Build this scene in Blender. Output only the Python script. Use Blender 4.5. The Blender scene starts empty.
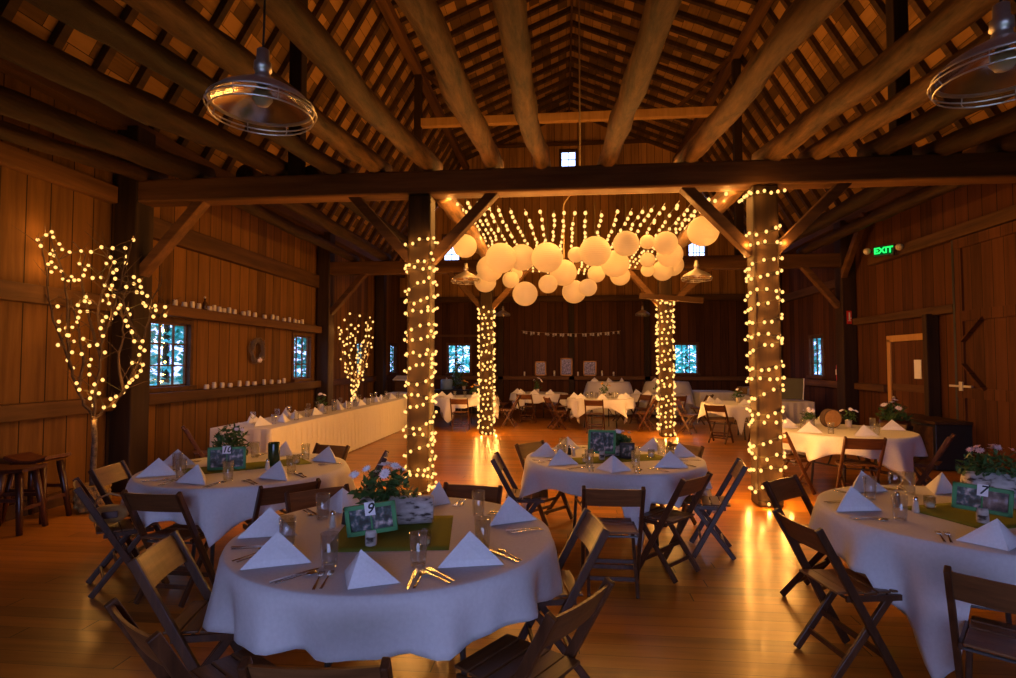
import bpy, bmesh, math, random
from mathutils import Vector, Matrix, noise

scene = bpy.context.scene
COL = scene.collection
PI = math.pi
R = math.radians

# ------------------------------------------------------------------ helpers
class MB:
    """collects faces; build() links them as ONE mesh object"""
    def __init__(s):
        s.v = []; s.f = []; s.uv = None
    def add(s, vs, fs):
        n = len(s.v)
        s.v += [tuple(v) for v in vs]
        s.f += [tuple(i + n for i in f) for f in fs]
        return s
    def box(s, c, d, rot=None):
        x, y, z = d[0] / 2, d[1] / 2, d[2] / 2
        P = [Vector((sx * x, sy * y, sz * z)) for sz in (-1, 1) for sy in (-1, 1) for sx in (-1, 1)]
        if rot is not None:
            P = [rot @ p for p in P]
        c = Vector(c)
        return s.add([p + c for p in P], [(0, 2, 3, 1), (4, 5, 7, 6), (0, 1, 5, 4), (2, 6, 7, 3), (0, 4, 6, 2), (1, 3, 7, 5)])
    def bar(s, p, q, w, h, up=(0, 0, 1)):
        p, q = Vector(p), Vector(q)
        d = q - p
        y = d.normalized()
        u = Vector(up)
        x = y.cross(u)
        if x.length < 1e-4:
            x = y.cross(Vector((1, 0, 0)))
        x.normalize()
        z = x.cross(y)
        M = Matrix((x, y, z)).transposed()
        return s.box((p + q) / 2, (w, d.length, h), M)
    def tube(s, pts, rad, n=8, cap=True, nz=0.0, nsc=1.0, seed=0.0):
        pts = [Vector(p) for p in pts]
        if not hasattr(rad, '__len__'):
            rad = [rad] * len(pts)
        V = []; F = []
        m = len(pts)
        ref = None
        for i, p in enumerate(pts):
            t = (pts[min(i + 1, m - 1)] - pts[max(i - 1, 0)]).normalized()
            if ref is None:
                ref = Vector((0, 0, 1)) if abs(t.z) < .9 else Vector((1, 0, 0))
            x = (ref - t * ref.dot(t)).normalized()
            ref = x
            y = t.cross(x)
            for k in range(n):
                a = 2 * PI * k / n
                r = rad[i]
                if nz:
                    r *= 1 + nz * noise.noise(Vector((math.cos(a) * nsc, math.sin(a) * nsc, i * .35 + seed)))
                V.append(p + x * (math.cos(a) * r) + y * (math.sin(a) * r))
        for i in range(m - 1):
            for k in range(n):
                a, b = i * n + k, i * n + (k + 1) % n
                F.append((a, b, b + n, a + n))
        if cap:
            F.append(tuple(range(n - 1, -1, -1)))
            F.append(tuple((m - 1) * n + k for k in range(n)))
        return s.add(V, F)
    def lathe(s, prof, c=(0, 0, 0), n=20, capb=False, capt=False, M=None):
        V = []; F = []
        c = Vector(c)
        for r, z in prof:
            for k in range(n):
                a = 2 * PI * k / n
                p = Vector((math.cos(a) * r, math.sin(a) * r, z))
                V.append((M @ p if M is not None else p) + c)
        for i in range(len(prof) - 1):
            for k in range(n):
                a, b = i * n + k, i * n + (k + 1) % n
                F.append((a, b, b + n, a + n))
        if capb:
            F.append(tuple(range(n - 1, -1, -1)))
        if capt:
            F.append(tuple((len(prof) - 1) * n + k for k in range(n)))
        return s.add(V, F)
    def ball(s, c, r, n=10, m=6, sq=(1, 1, 1)):
        V = [Vector((0, 0, -1))]
        for i in range(1, m):
            t = -PI / 2 + PI * i / m
            for k in range(n):
                a = 2 * PI * k / n
                V.append(Vector((math.cos(t) * math.cos(a), math.cos(t) * math.sin(a), math.sin(t))))
        V.append(Vector((0, 0, 1)))
        F = []
        for k in range(n):
            F.append((0, 1 + (k + 1) % n, 1 + k))
            F.append((len(V) - 1, 1 + (m - 2) * n + k, 1 + (m - 2) * n + (k + 1) % n))
        for i in range(m - 2):
            for k in range(n):
                a, b = 1 + i * n + k, 1 + i * n + (k + 1) % n
                F.append((a, b, b + n, a + n))
        c = Vector(c)
        return s.add([Vector((v.x * sq[0], v.y * sq[1], v.z * sq[2])) * r + c for v in V], F)
    def quad(s, a, b, c, d):
        return s.add([a, b, c, d], [(0, 1, 2, 3)])
    def build(s, name, mat, parent=None, smooth=False, bevel=0.0, loc=None, rotz=0.0, recenter=False, thick=0.0):
        v = s.v
        if recenter:
            lo = [min(p[i] for p in v) for i in range(3)]
            hi = [max(p[i] for p in v) for i in range(3)]
            loc = ((lo[0] + hi[0]) / 2, (lo[1] + hi[1]) / 2, lo[2])
            v = [(p[0] - loc[0], p[1] - loc[1], p[2] - loc[2]) for p in v]
        me = bpy.data.meshes.new(name)
        me.from_pydata(v, [], s.f)
        me.update()
        if s.uv is not None:
            ul = me.uv_layers.new(name='UVMap')
            for l in me.loops:
                ul.data[l.index].uv = s.uv[l.vertex_index]
        if smooth:
            for p in me.polygons:
                p.use_smooth = True
        me.materials.append(mat)
        o = bpy.data.objects.new(name, me)
        COL.objects.link(o)
        if parent is not None:
            o.parent = parent
            KIDS.setdefault(parent.name, []).append(o)
        if loc is not None:
            o.location = loc
        o.rotation_euler.z = rotz
        if thick:
            m = o.modifiers.new('thickness', 'SOLIDIFY'); m.thickness = thick; m.offset = -1
        if bevel:
            m = o.modifiers.new('edges', 'BEVEL'); m.width = bevel; m.segments = 2; m.limit_method = 'ANGLE'
        return o

LABELS = {}
KIDS = {}
def tag(o, label, cat, group=None, kind=None):
    o['label'] = label
    o['category'] = cat
    if group: o['group'] = group
    if kind: o['kind'] = kind
    LABELS.setdefault(label, []).append(o.name)
    return o
def structure(o, label=None):
    o['kind'] = 'structure'
    if label: o['label'] = label
    return o
def empty(name, loc, rotz=0.0):
    e = bpy.data.objects.new(name, None)
    COL.objects.link(e)
    e.location = loc; e.rotation_euler.z = rotz
    e.empty_display_size = .1
    return e
def kids(o):
    return KIDS.get(o.name, [])
def copy_tree(o, parent=None):
    c = o.copy(); COL.objects.link(c)
    if parent is not None:
        c.parent = parent
        KIDS.setdefault(parent.name, []).append(c)
    for ch in kids(o):
        copy_tree(ch, c)
    return c

# ------------------------------------------------------------------ materials
def newmat(name):
    m = bpy.data.materials.new(name); m.use_nodes = True
    nt = m.node_tree
    for n in list(nt.nodes): nt.nodes.remove(n)
    out = nt.nodes.new('ShaderNodeOutputMaterial')
    return m, nt, out
def L(nt, a, b): nt.links.new(a, b)
def bsdf(nt, out, rough=.6, spec=.4, metal=0.0):
    b = nt.nodes.new('ShaderNodeBsdfPrincipled')
    b.inputs['Roughness'].default_value = rough
    b.inputs['Metallic'].default_value = metal
    b.inputs['Specular IOR Level'].default_value = spec
    nt.links.new(b.outputs[0], out.inputs['Surface'])
    return b
def c4(c): return (c[0], c[1], c[2], 1)
def ramp(nt, stops):
    r = nt.nodes.new('ShaderNodeValToRGB')
    e = r.color_ramp.elements
    while len(e) < len(stops): e.new(.5)
    for i, (p, c) in enumerate(stops):
        e[i].position = p; e[i].color = c4(c)
    return r
def plain(name, col, rough=.6, spec=.4, metal=0.0, var=.12, scale=8.0, bump=0.0):
    m, nt, out = newmat(name)
    b = bsdf(nt, out, rough, spec, metal)
    tc = nt.nodes.new('ShaderNodeTexCoord')
    nz = nt.nodes.new('ShaderNodeTexNoise'); nz.inputs['Scale'].default_value = scale; nz.inputs['Detail'].default_value = 4
    L(nt, tc.outputs['Object'], nz.inputs['Vector'])
    lo = [x * (1 - var) for x in col]; hi = [min(1, x * (1 + var)) for x in col]
    r = ramp(nt, [(.3, lo), (.7, hi)])
    L(nt, nz.outputs[0], r.inputs[0]); L(nt, r.outputs[0], b.inputs['Base Color'])
    if bump:
        bp = nt.nodes.new('ShaderNodeBump'); bp.inputs['Strength'].default_value = bump; bp.inputs['Distance'].default_value = .01
        L(nt, nz.outputs[0], bp.inputs['Height']); L(nt, bp.outputs[0], b.inputs['Normal'])
    return m
def wood(name, dark, light, axis=1, scale=10., stretch=14., rough=.7, spec=.25, bump=.3, rand=.35, coat=0.0):
    """grain stretched along AXIS of object space; each object shifts tone a little"""
    m, nt, out = newmat(name)
    b = bsdf(nt, out, rough, spec)
    tc = nt.nodes.new('ShaderNodeTexCoord'); oi = nt.nodes.new('ShaderNodeObjectInfo')
    add = nt.nodes.new('ShaderNodeVectorMath'); add.operation = 'ADD'
    sc = nt.nodes.new('ShaderNodeVectorMath'); sc.operation = 'MULTIPLY'
    v = [scale] * 3; v[axis] = scale / stretch
    sc.inputs[1].default_value = v
    mul = nt.nodes.new('ShaderNodeMath'); mul.operation = 'MULTIPLY'; mul.inputs[1].default_value = 37.
    L(nt, oi.outputs['Random'], mul.inputs[0])
    L(nt, tc.outputs['Object'], sc.inputs[0]); L(nt, sc.outputs[0], add.inputs[0]); L(nt, mul.outputs[0], add.inputs[1])
    nz = nt.nodes.new('ShaderNodeTexNoise'); nz.inputs['Scale'].default_value = 1.; nz.inputs['Detail'].default_value = 7; nz.inputs['Roughness'].default_value = .65
    L(nt, add.outputs[0], nz.inputs['Vector'])
    r = ramp(nt, [(.28, dark), (.55, [(a + c) / 2 for a, c in zip(dark, light)]), (.78, light)])
    L(nt, nz.outputs[0], r.inputs[0])
    hs = nt.nodes.new('ShaderNodeHueSaturation')
    mr = nt.nodes.new('ShaderNodeMapRange'); mr.inputs['To Min'].default_value = 1 - rand; mr.inputs['To Max'].default_value = 1 + rand
    L(nt, oi.outputs['Random'], mr.inputs['Value']); L(nt, mr.outputs[0], hs.inputs['Value'])
    L(nt, r.outputs[0], hs.inputs['Color']); L(nt, hs.outputs[0], b.inputs['Base Color'])
    bp = nt.nodes.new('ShaderNodeBump'); bp.inputs['Strength'].default_value = bump; bp.inputs['Distance'].default_value = .012
    L(nt, nz.outputs[0], bp.inputs['Height']); L(nt, bp.outputs[0], b.inputs['Normal'])
    b.inputs['Coat Weight'].default_value = coat; b.inputs['Coat Roughness'].default_value = .2
    return m
def boards(name, axis, width, base, vary, rough=.8, spec=.2, grain_axis=2, gap=.035, length=0.0, uv=False, coat=0.0, bump=.4, patch=None):
    """boards of WIDTH side by side along AXIS; dark joints; tone differs per board (and per LENGTH of board)"""
    m, nt, out = newmat(name)
    b = bsdf(nt, out, rough, spec)
    tc = nt.nodes.new('ShaderNodeTexCoord'); sp = nt.nodes.new('ShaderNodeSeparateXYZ')
    src = tc.outputs['UV'] if uv else tc.outputs['Object']
    L(nt, src, sp.inputs[0])
    def M(op, a, bb=None, c=None):
        n = nt.nodes.new('ShaderNodeMath'); n.operation = op
        for i, x in enumerate((a, bb, c)):
            if x is None: continue
            if isinstance(x, (int, float)): n.inputs[i].default_value = x
            else: L(nt, x, n.inputs[i])
        return n.outputs[0]
    u = M('DIVIDE', sp.outputs[axis], width)
    idx = M('FLOOR', u); fr = M('SUBTRACT', u, idx)
    wn = nt.nodes.new('ShaderNodeTexWhiteNoise'); wn.noise_dimensions = '2D'
    cx = nt.nodes.new('ShaderNodeCombineXYZ'); L(nt, idx, cx.inputs[0])
    if length:
        w1 = nt.nodes.new('ShaderNodeTexWhiteNoise'); w1.noise_dimensions = '1D'; L(nt, idx, w1.inputs['W'])
        t = M('ADD', M('DIVIDE', sp.outputs[grain_axis], length), M('MULTIPLY', w1.outputs['Value'], 5.0))
        it = M('FLOOR', t); ft = M('SUBTRACT', t, it)
        L(nt, it, cx.inputs[1])
    L(nt, cx.outputs[0], wn.inputs['Vector'])
    sv = nt.nodes.new('ShaderNodeVectorMath'); sv.operation = 'MULTIPLY'
    v = [11.] * 3; v[grain_axis] = .8
    sv.inputs[1].default_value = v
    L(nt, src, sv.inputs[0])
    av = nt.nodes.new('ShaderNodeVectorMath'); av.operation = 'ADD'
    L(nt, sv.outputs[0], av.inputs[0])
    cw = nt.nodes.new('ShaderNodeVectorMath'); cw.operation = 'SCALE'; cw.inputs['Scale'].default_value = 40.
    L(nt, wn.outputs['Color'], cw.inputs[0]); L(nt, cw.outputs[0], av.inputs[1])
    nz = nt.nodes.new('ShaderNodeTexNoise'); nz.inputs['Scale'].default_value = 1.; nz.inputs['Detail'].default_value = 6; nz.inputs['Roughness'].default_value = .62
    L(nt, av.outputs[0], nz.inputs['Vector'])
    g = M('ADD', M('MULTIPLY', nz.outputs[0], .9), M('MULTIPLY', M('SUBTRACT', wn.outputs['Value'], .5), vary))
    d = [x * .45 for x in base]; h = [min(1, x * 1.55) for x in base]
    r = ramp(nt, [(.12, d), (.45, base), (.85, h)])
    L(nt, g, r.inputs[0])
    e = M('MINIMUM', fr, M('SUBTRACT', 1.0, fr))
    j = M('LESS_THAN', e, gap / 2)
    if length:
        e2 = M('MINIMUM', ft, M('SUBTRACT', 1.0, ft))
        j = M('MAXIMUM', j, M('LESS_THAN', e2, .004 / length))
    mx = nt.nodes.new('ShaderNodeMix'); mx.data_type = 'RGBA'
    L(nt, j, mx.inputs['Factor']); L(nt, r.outputs[0], mx.inputs['A']); mx.inputs['B'].default_value = c4([x * .12 for x in base])
    L(nt, mx.outputs['Result'], b.inputs['Base Color'])
    bp = nt.nodes.new('ShaderNodeBump'); bp.inputs['Strength'].default_value = bump; bp.inputs['Distance'].default_value = .008
    hh = M('SUBTRACT', M('MULTIPLY', nz.outputs[0], .35), j)
    L(nt, hh, bp.inputs['Height']); L(nt, bp.outputs[0], b.inputs['Normal'])
    b.inputs['Coat Weight'].default_value = coat; b.inputs['Coat Roughness'].default_value = .12
    return m
def emit(name, col, strength, sample=True):
    m, nt, out = newmat(name)
    e = nt.nodes.new('ShaderNodeEmission'); e.inputs[0].default_value = c4(col); e.inputs[1].default_value = strength
    L(nt, e.outputs[0], out.inputs['Surface'])
    if not sample: m.cycles.emission_sampling = 'NONE'
    return m
def glass(name, tint=(1, 1, 1), refl=.12, rough=.03):
    m, nt, out = newmat(name)
    tr = nt.nodes.new('ShaderNodeBsdfTransparent'); tr.inputs[0].default_value = c4(tint)
    gl = nt.nodes.new('ShaderNodeBsdfGlossy'); gl.inputs['Roughness'].default_value = rough
    lw = nt.nodes.new('ShaderNodeLayerWeight'); lw.inputs[0].default_value = .35
    mr = nt.nodes.new('ShaderNodeMapRange'); mr.inputs['To Min'].default_value = refl * .5; mr.inputs['To Max'].default_value = .45
    L(nt, lw.outputs['Fresnel'], mr.inputs['Value'])
    mx = nt.nodes.new('ShaderNodeMixShader')
    L(nt, mr.outputs[0], mx.inputs[0]); L(nt, tr.outputs[0], mx.inputs[1]); L(nt, gl.outputs[0], mx.inputs[2])
    L(nt, mx.outputs[0], out.inputs['Surface'])
    return m
def cloth(name, col, rough=.85, transl=.15, scale=60.):
    m, nt, out = newmat(name)
    b = bsdf(nt, out, rough, .15)
    tc = nt.nodes.new('ShaderNodeTexCoord')
    nz = nt.nodes.new('ShaderNodeTexNoise'); nz.inputs['Scale'].default_value = scale; nz.inputs['Detail'].default_value = 2
    L(nt, tc.outputs['Object'], nz.inputs['Vector'])
    r = ramp(nt, [(.3, [x * .93 for x in col]), (.7, col)])
    L(nt, nz.outputs[0], r.inputs[0]); L(nt, r.outputs[0], b.inputs['Base Color'])
    bp = nt.nodes.new('ShaderNodeBump'); bp.inputs['Strength'].default_value = .08; bp.inputs['Distance'].default_value = .003
    L(nt, nz.outputs[0], bp.inputs['Height']); L(nt, bp.outputs[0], b.inputs['Normal'])
    t = nt.nodes.new('ShaderNodeBsdfTranslucent'); L(nt, r.outputs[0], t.inputs[0])
    mx = nt.nodes.new('ShaderNodeMixShader'); mx.inputs[0].default_value = transl
    L(nt, b.outputs[0], mx.inputs[1]); L(nt, t.outputs[0], mx.inputs[2]); L(nt, mx.outputs[0], out.inputs['Surface'])
    return m

WARM = (1.0, .41, .078)
PW, CW, TW, SKY, EXPO = 1.7, 5.2, 1.0, 4.9, 0.22
M_floor = boards('floor_boards', 1, .135, (.34, .135, .016), .35, rough=.30, spec=.32, grain_axis=0, gap=.022, length=3.1, coat=.12, bump=.06)
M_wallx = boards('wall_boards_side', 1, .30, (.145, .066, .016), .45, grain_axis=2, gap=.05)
M_gable_lit = boards('gable_boards_lit', 0, .27, (.40, .20, .06), .45, grain_axis=2, gap=.05)  # canopy light on the gable put into a brighter board colour
M_wallr = boards('wall_boards_shaded', 1, .30, (.075, .026, .008), .45, grain_axis=2, gap=.05)  # dimmer light on this side put into a darker board colour
M_wally = boards('wall_boards_end_shade', 0, .27, (.075, .028, .010), .45, grain_axis=2, gap=.05)  # shade at the far end put into the boards as a darker tone
M_roof = boards('roof_sheathing', 1, .24, (.25, .132, .040), 1.3, grain_axis=0, gap=.04, length=.62, uv=True)
M_beam = wood('hewn_beam', (.055, .025, .010), (.17, .08, .028), axis=0, scale=9)
M_post = wood('timber_post_wood', (.014, .007, .003), (.055, .027, .010), axis=2, scale=9)
M_beamy = wood('timber_long', (.045, .02, .008), (.15, .07, .024), axis=1, scale=9)
M_log = wood('bare_log', (.016, .007, .003), (.25, .125, .042), axis=1, scale=13, stretch=7, bump=1.0)
M_shadelog = wood('bark_shade_log', (.008, .0035, .0015), (.055, .024, .008), axis=1, scale=13, stretch=6, bump=1.2)  # dim aisle light put into these bark logs as a darker colour
M_rafter = wood('rafter_wood', (.03, .016, .008), (.10, .05, .02), axis=1, scale=9)
M_trim = wood('girt_wood', (.05, .022, .007), (.14, .062, .019), axis=1, scale=9)
M_door = boards('door_boards', 1, .22, (.085, .031, .010), .4, grain_axis=2, gap=.04)
M_pine = wood('pine_casing', (.42, .22, .07), (.62, .36, .13), axis=2, scale=9, rand=.05)
M_chair = wood('chair_wood', (.035, .012, .005), (.12, .044, .016), axis=2, scale=30, stretch=8, rough=.4, spec=.4, bump=.08, rand=.3)
M_slat = wood('chair_slat_wood', (.075, .030, .011), (.21, .09, .032), axis=0, scale=30, stretch=10, rough=.4, spec=.4, bump=.08, rand=.3)
M_stool = wood('stool_wood', (.035, .011, .006), (.10, .03, .014), axis=2, scale=25, rough=.3, spec=.5, bump=.05)
M_cloth = cloth('white_linen', (.80, .79, .80))
M_nap = cloth('white_napkin', (.88, .88, .90), transl=.1, scale=90)
M_skirt = cloth('white_skirting', (.80, .77, .72))
M_green = cloth('green_burlap', (.20, .22, .03), transl=.05)
M_bulb = emit('warm_bulb', (1.0, .50, .135), 1.75, sample=False)
M_wire = plain('green_wire', (.05, .05, .02), .6)
M_metal = plain('galvanised_metal', (.60, .56, .50), .42, .5, .9, .15, 14)
M_inner = plain('polished_reflector', (.75, .72, .68), .18, .5, 1.0, .08, 20)
M_steel = plain('cutlery_steel', (.62, .60, .57), .22, .5, 1.0, .05, 30)
M_dark = plain('black_metal', (.02, .02, .022), .45)
M_legs = plain('grey_table_leg', (.10, .095, .09), .4, .5, .6)
M_ply = plain('plywood_top', (.30, .20, .10), .6)
M_glass = glass('clear_glass', (.985, .99, .99), .12)
M_pane = glass('window_glass', (.92, .97, .97), .06)
M_milk = plain('frosted_jar', (.62, .55, .45), .35, .5)
M_wax = plain('cream_candle', (.80, .72, .55), .5)
M_leaf = plain('green_leaf', (.06, .13, .035), .5, .3, 0, .5, 25)
M_petal = plain('white_petal', (.90, .85, .88), .6)
M_pink = plain('pink_petal', (.70, .45, .42), .6)
M_birch = None
M_framegreen = plain('green_painted_frame', (.06, .26, .09), .45)
M_card = plain('white_card', (.86, .86, .88), .7, var=.03)
M_ink = plain('black_ink', (.012, .012, .015), .6)
M_bag = plain('tan_leather', (.42, .22, .07), .5, bump=.2)
M_red = plain('red_paint', (.55, .03, .02), .4)
M_burlap = plain('burlap', (.26, .16, .05), .9, .1, 0, .35, 60, .6)
M_rope = plain('rope', (.40, .28, .14), .9)
M_slice = wood('cut_log_end', (.36, .17, .04), (.60, .33, .10), axis=1, scale=14, stretch=1, rand=.05)
M_bark = wood('bark', (.05, .03, .02), (.15, .09, .05), axis=2, scale=30, stretch=3, bump=.8)

def birch():
    m, nt, out = newmat('birch_bark')
    b = bsdf(nt, out, .7, .25)
    tc = nt.nodes.new('ShaderNodeTexCoord'); sc = nt.nodes.new('ShaderNodeVectorMath'); sc.operation = 'MULTIPLY'
    sc.inputs[1].default_value = (25, 25, 60)
    L(nt, tc.outputs['Object'], sc.inputs[0])
    nz = nt.nodes.new('ShaderNodeTexNoise'); nz.inputs['Scale'].default_value = .6; nz.inputs['Detail'].default_value = 5
    L(nt, sc.outputs[0], nz.inputs['Vector'])
    r = ramp(nt, [(.36, (.06, .045, .04)), (.46, (.50, .46, .42)), (.7, (.72, .68, .64))])
    L(nt, nz.outputs[0], r.inputs[0]); L(nt, r.outputs[0], b.inputs['Base Color'])
    return m
M_birch = birch()

def lantern_mat():
    m, nt, out = newmat('lit_paper_lantern')
    tc = nt.nodes.new('ShaderNodeTexCoord'); sp = nt.nodes.new('ShaderNodeSeparateXYZ'); L(nt, tc.outputs['Generated'], sp.inputs[0])
    w = nt.nodes.new('ShaderNodeMath'); w.operation = 'MULTIPLY'; w.inputs[1].default_value = 2 * PI * 15
    L(nt, sp.outputs[2], w.inputs[0])
    s = nt.nodes.new('ShaderNodeMath'); s.operation = 'SINE'; L(nt, w.outputs[0], s.inputs[0])
    bp = nt.nodes.new('ShaderNodeBump'); bp.inputs['Strength'].default_value = .25; bp.inputs['Distance'].default_value = .01
    L(nt, s.outputs[0], bp.inputs['Height'])
    d = nt.nodes.new('ShaderNodeBsdfDiffuse'); d.inputs[0].default_value = (.70, .62, .52, 1); L(nt, bp.outputs[0], d.inputs['Normal'])
    t = nt.nodes.new('ShaderNodeBsdfTranslucent'); t.inputs[0].default_value = (.70, .60, .46, 1)
    mx = nt.nodes.new('ShaderNodeMixShader'); mx.inputs[0].default_value = .45
    L(nt, d.outputs[0], mx.inputs[1]); L(nt, t.outputs[0], mx.inputs[2])
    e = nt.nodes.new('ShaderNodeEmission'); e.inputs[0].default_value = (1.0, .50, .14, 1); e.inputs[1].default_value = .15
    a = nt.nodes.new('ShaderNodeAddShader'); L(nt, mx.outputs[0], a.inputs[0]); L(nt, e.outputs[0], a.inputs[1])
    L(nt, a.outputs[0], out.inputs['Surface'])
    return m
M_lantern = lantern_mat()
M_twig = wood('dark_birch_trunk', (.02, .014, .01), (.30, .22, .15), axis=0, scale=22, stretch=.6, bump=.3)

def photo_mat(name, cols, scale):
    m, nt, out = newmat(name)
    b = bsdf(nt, out, .3, .5)
    tc = nt.nodes.new('ShaderNodeTexCoord')
    vo = nt.nodes.new('ShaderNodeTexNoise'); vo.inputs['Scale'].default_value = scale; vo.inputs['Detail'].default_value = 2.5
    L(nt, tc.outputs['Object'], vo.inputs['Vector'])
    n = len(cols)
    r = ramp(nt, [(.34 + .36 * i / max(1, n - 1), c) for i, c in enumerate(cols)])
    L(nt, vo.outputs[0], r.inputs[0]); L(nt, r.outputs[0], b.inputs['Base Color'])
    return m
M_photo = photo_mat('snapshot_print', [(.012, .012, .014), (.03, .04, .03), (.05, .09, .10), (.34, .28, .26), (.60, .55, .55)], 24)
M_photo2 = photo_mat('dim_snapshot_print', [(.02, .015, .015), (.10, .06, .05), (.22, .15, .13), (.34, .30, .34)], 20)


# ------------------------------------------------------------------ the barn
XL, XR, YB, YF = -5.9, 6.4, 20.2, -3.5
ZE, ZB, ZR = 5.0, 8.95, 10.55
XC, BL, BR = .25, -3.55, 4.05
B1, B2 = 7.05, 13.25

def roof_z(x):
    if x <= BL: return ZE + (ZB - ZE) * (x - XL) / (BL - XL)
    if x <= XC: return ZB + (ZR - ZB) * (x - BL) / (XC - BL)
    if x <= BR: return ZR + (ZB - ZR) * (x - XC) / (BR - XC)
    return ZB + (ZE - ZB) * (x - BR) / (XR - BR)

m = MB(); m.quad((XL - .2, YF, 0), (XR + .2, YF, 0), (XR + .2, YB, 0), (XL - .2, YB, 0))
structure(m.build('floor', M_floor), 'glossy orange-brown plank floor of the barn')
m = MB(); m.quad((-60, -40, -.12), (60, -40, -.12), (60, 70, -.12), (-60, 70, -.12))
structure(m.build('ground', plain('meadow_ground', (.20, .32, .16), .9)), 'grassy ground outside the barn')

def wall_grid(u0, u1, top, holes, zcuts, umarks=()):
    """faces (u,z) of a wall with rectangular HOLES (ua,ub,za,zb) left open"""
    us = sorted(set([u0, u1] + [h[0] for h in holes] + [h[1] for h in holes] + [x for x in umarks if u0 < x < u1]))
    zs = sorted(set([0.] + [h[2] for h in holes] + [h[3] for h in holes] + list(zcuts)))
    out = []
    for a, b in zip(us, us[1:]):
        ta, tb = top(a), top(b)
        lim = min(ta, tb)
        col = [z for z in zs if z < lim - 1e-4]
        for i, z in enumerate(col):
            mid = (a + b) / 2
            z2 = col[i + 1] if i + 1 < len(col) else None
            zz = (z + (z2 if z2 is not None else z + .01)) / 2
            if any(h[0] < mid < h[1] and h[2] < zz < h[3] for h in holes): continue
            if z2 is None: out.append(((a, z), (b, z), (b, tb), (a, ta)))
            else: out.append(((a, z), (b, z), (b, z2), (a, z2)))
    return out

WIN = [('L', 7.62, 8.52, 1.30, 2.28), ('L', 12.0, 12.85, 1.30, 2.28), ('L', 15.8, 16.5, 1.30, 2.25), ('L', 19.0, 19.75, 1.30, 2.28),
       ('B', -4.12, -3.3, 1.27, 2.30), ('B', 3.85, 4.62, 1.27, 2.30), ('R', 14.72, 15.5, 1.32, 2.32),
       ('B', -4.30, -3.70, 5.25, 6.25), ('B', 4.35, 4.95, 5.15, 6.15), ('B', -.05, .5, 8.62, 9.22)]
hl = [w[1:] for w in WIN if w[0] == 'L']; hr = [w[1:] for w in WIN if w[0] == 'R']; hb = [w[1:] for w in WIN if w[0] == 'B']
m = MB()
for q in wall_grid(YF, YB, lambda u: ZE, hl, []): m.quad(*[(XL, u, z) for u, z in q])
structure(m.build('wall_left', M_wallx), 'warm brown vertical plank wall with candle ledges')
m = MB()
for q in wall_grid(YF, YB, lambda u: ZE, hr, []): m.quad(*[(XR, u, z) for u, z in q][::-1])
structure(m.build('wall_right', M_wallr), 'vertical plank wall with the exit sign, dim light painted into its boards')
m = MB()
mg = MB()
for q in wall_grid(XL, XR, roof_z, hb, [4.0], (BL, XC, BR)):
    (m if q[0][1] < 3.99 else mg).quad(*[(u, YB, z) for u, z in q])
structure(m.build('wall_back', M_wally), 'plank wall at the far end, shade painted into its boards')
structure(mg.build('wall_gable', M_gable_lit), 'plank gable above the far wall, canopy light painted into its boards')
DOORWAY = (-2.0, 2.6, 0.0, 3.3)
m = MB()
for q in wall_grid(XL, XR, roof_z, [DOORWAY], [], (BL, XC, BR)): m.quad(*[(u, YF, z) for u, z in q][::-1])
structure(m.build('wall_front', M_wally), 'plank gable wall with the open barn doorway')
# roof sheathing
m = MB(); m.uv = []
prof = [(XL - .15, ZE - .25), (BL, ZB), (XC, ZR), (BR, ZB), (XR + .15, ZE - .25)]
d = 0
for (xa, za), (xb, zb) in zip(prof, prof[1:]):
    ln = math.hypot(xb - xa, zb - za)
    m.quad((xa, YF, za), (xa, YB, za), (xb, YB, zb), (xb, YF, zb))
    m.uv += [(YF, d), (YB, d), (YB, d + ln), (YF, d + ln)]
    d += ln
structure(m.build('ceiling', M_roof), 'patchy board sheathing of the gambrel roof')

def wood_obj(name, p, q, w, h, mat_axis, up=(0, 0, 1), bevel=.012, label=None):
    m = MB().bar(p, q, w, h, up)
    mat = {'x': M_beam, 'y': M_beamy, 'z': M_post}[mat_axis]
    return structure(m.build(name, mat, bevel=bevel, recenter=True), label)

# rafters, one object each
y = -3.0
k = 0
while y < 20.1:
    for side, (pts) in (('L', [(XL, ZE - .09), (BL, ZB - .08)]), ('LU', [(BL, ZB - .07), (XC, ZR - .07)]), ('RU', [(XC, ZR - .07), (BR, ZB - .07)]), ('R', [(BR, ZB - .08), (XR, ZE - .09)])):
        if (side in ('L', 'R') and y < 2.5) or (side in ('LU', 'RU') and y < 7.5): continue
        (xa, za), (xb, zb) = pts
        n = Vector((-(zb - za), 0, xb - xa)).normalized()
        mb = MB().bar((xa, y, za), (xb, y, zb), .105, .10, n)
        o = mb.build('rafter', M_rafter, recenter=True)
        structure(o, 'rafter under the roof sheathing'); o['group'] = 'roof rafters'
    y += .585
# ridge board and purlins
wood_obj('ridge_beam', (XC, YF, ZR - .2), (XC, YB, ZR - .2), .05, .16, 'y', label='thin ridge board under the roof peak')
for x, nm in ((BL + .1, 'candle-ledge wall'), (BR - .1, 'exit-sign wall')):
    wood_obj('purlin_beam', (x, YF, ZB - .26), (x, YB, ZB - .26), .2, .2, 'y', label='purlin beam at the roof break toward the ' + nm)
for x, nm in ((XL + .1, 'candle-ledge wall'), (XR - .1, 'exit-sign wall')):
    wood_obj('plate_beam', (x, YF, ZE - .16), (x, YB, ZE - .16), .2, .2, 'y', label='wall plate beam along the top of the ' + nm)
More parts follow.
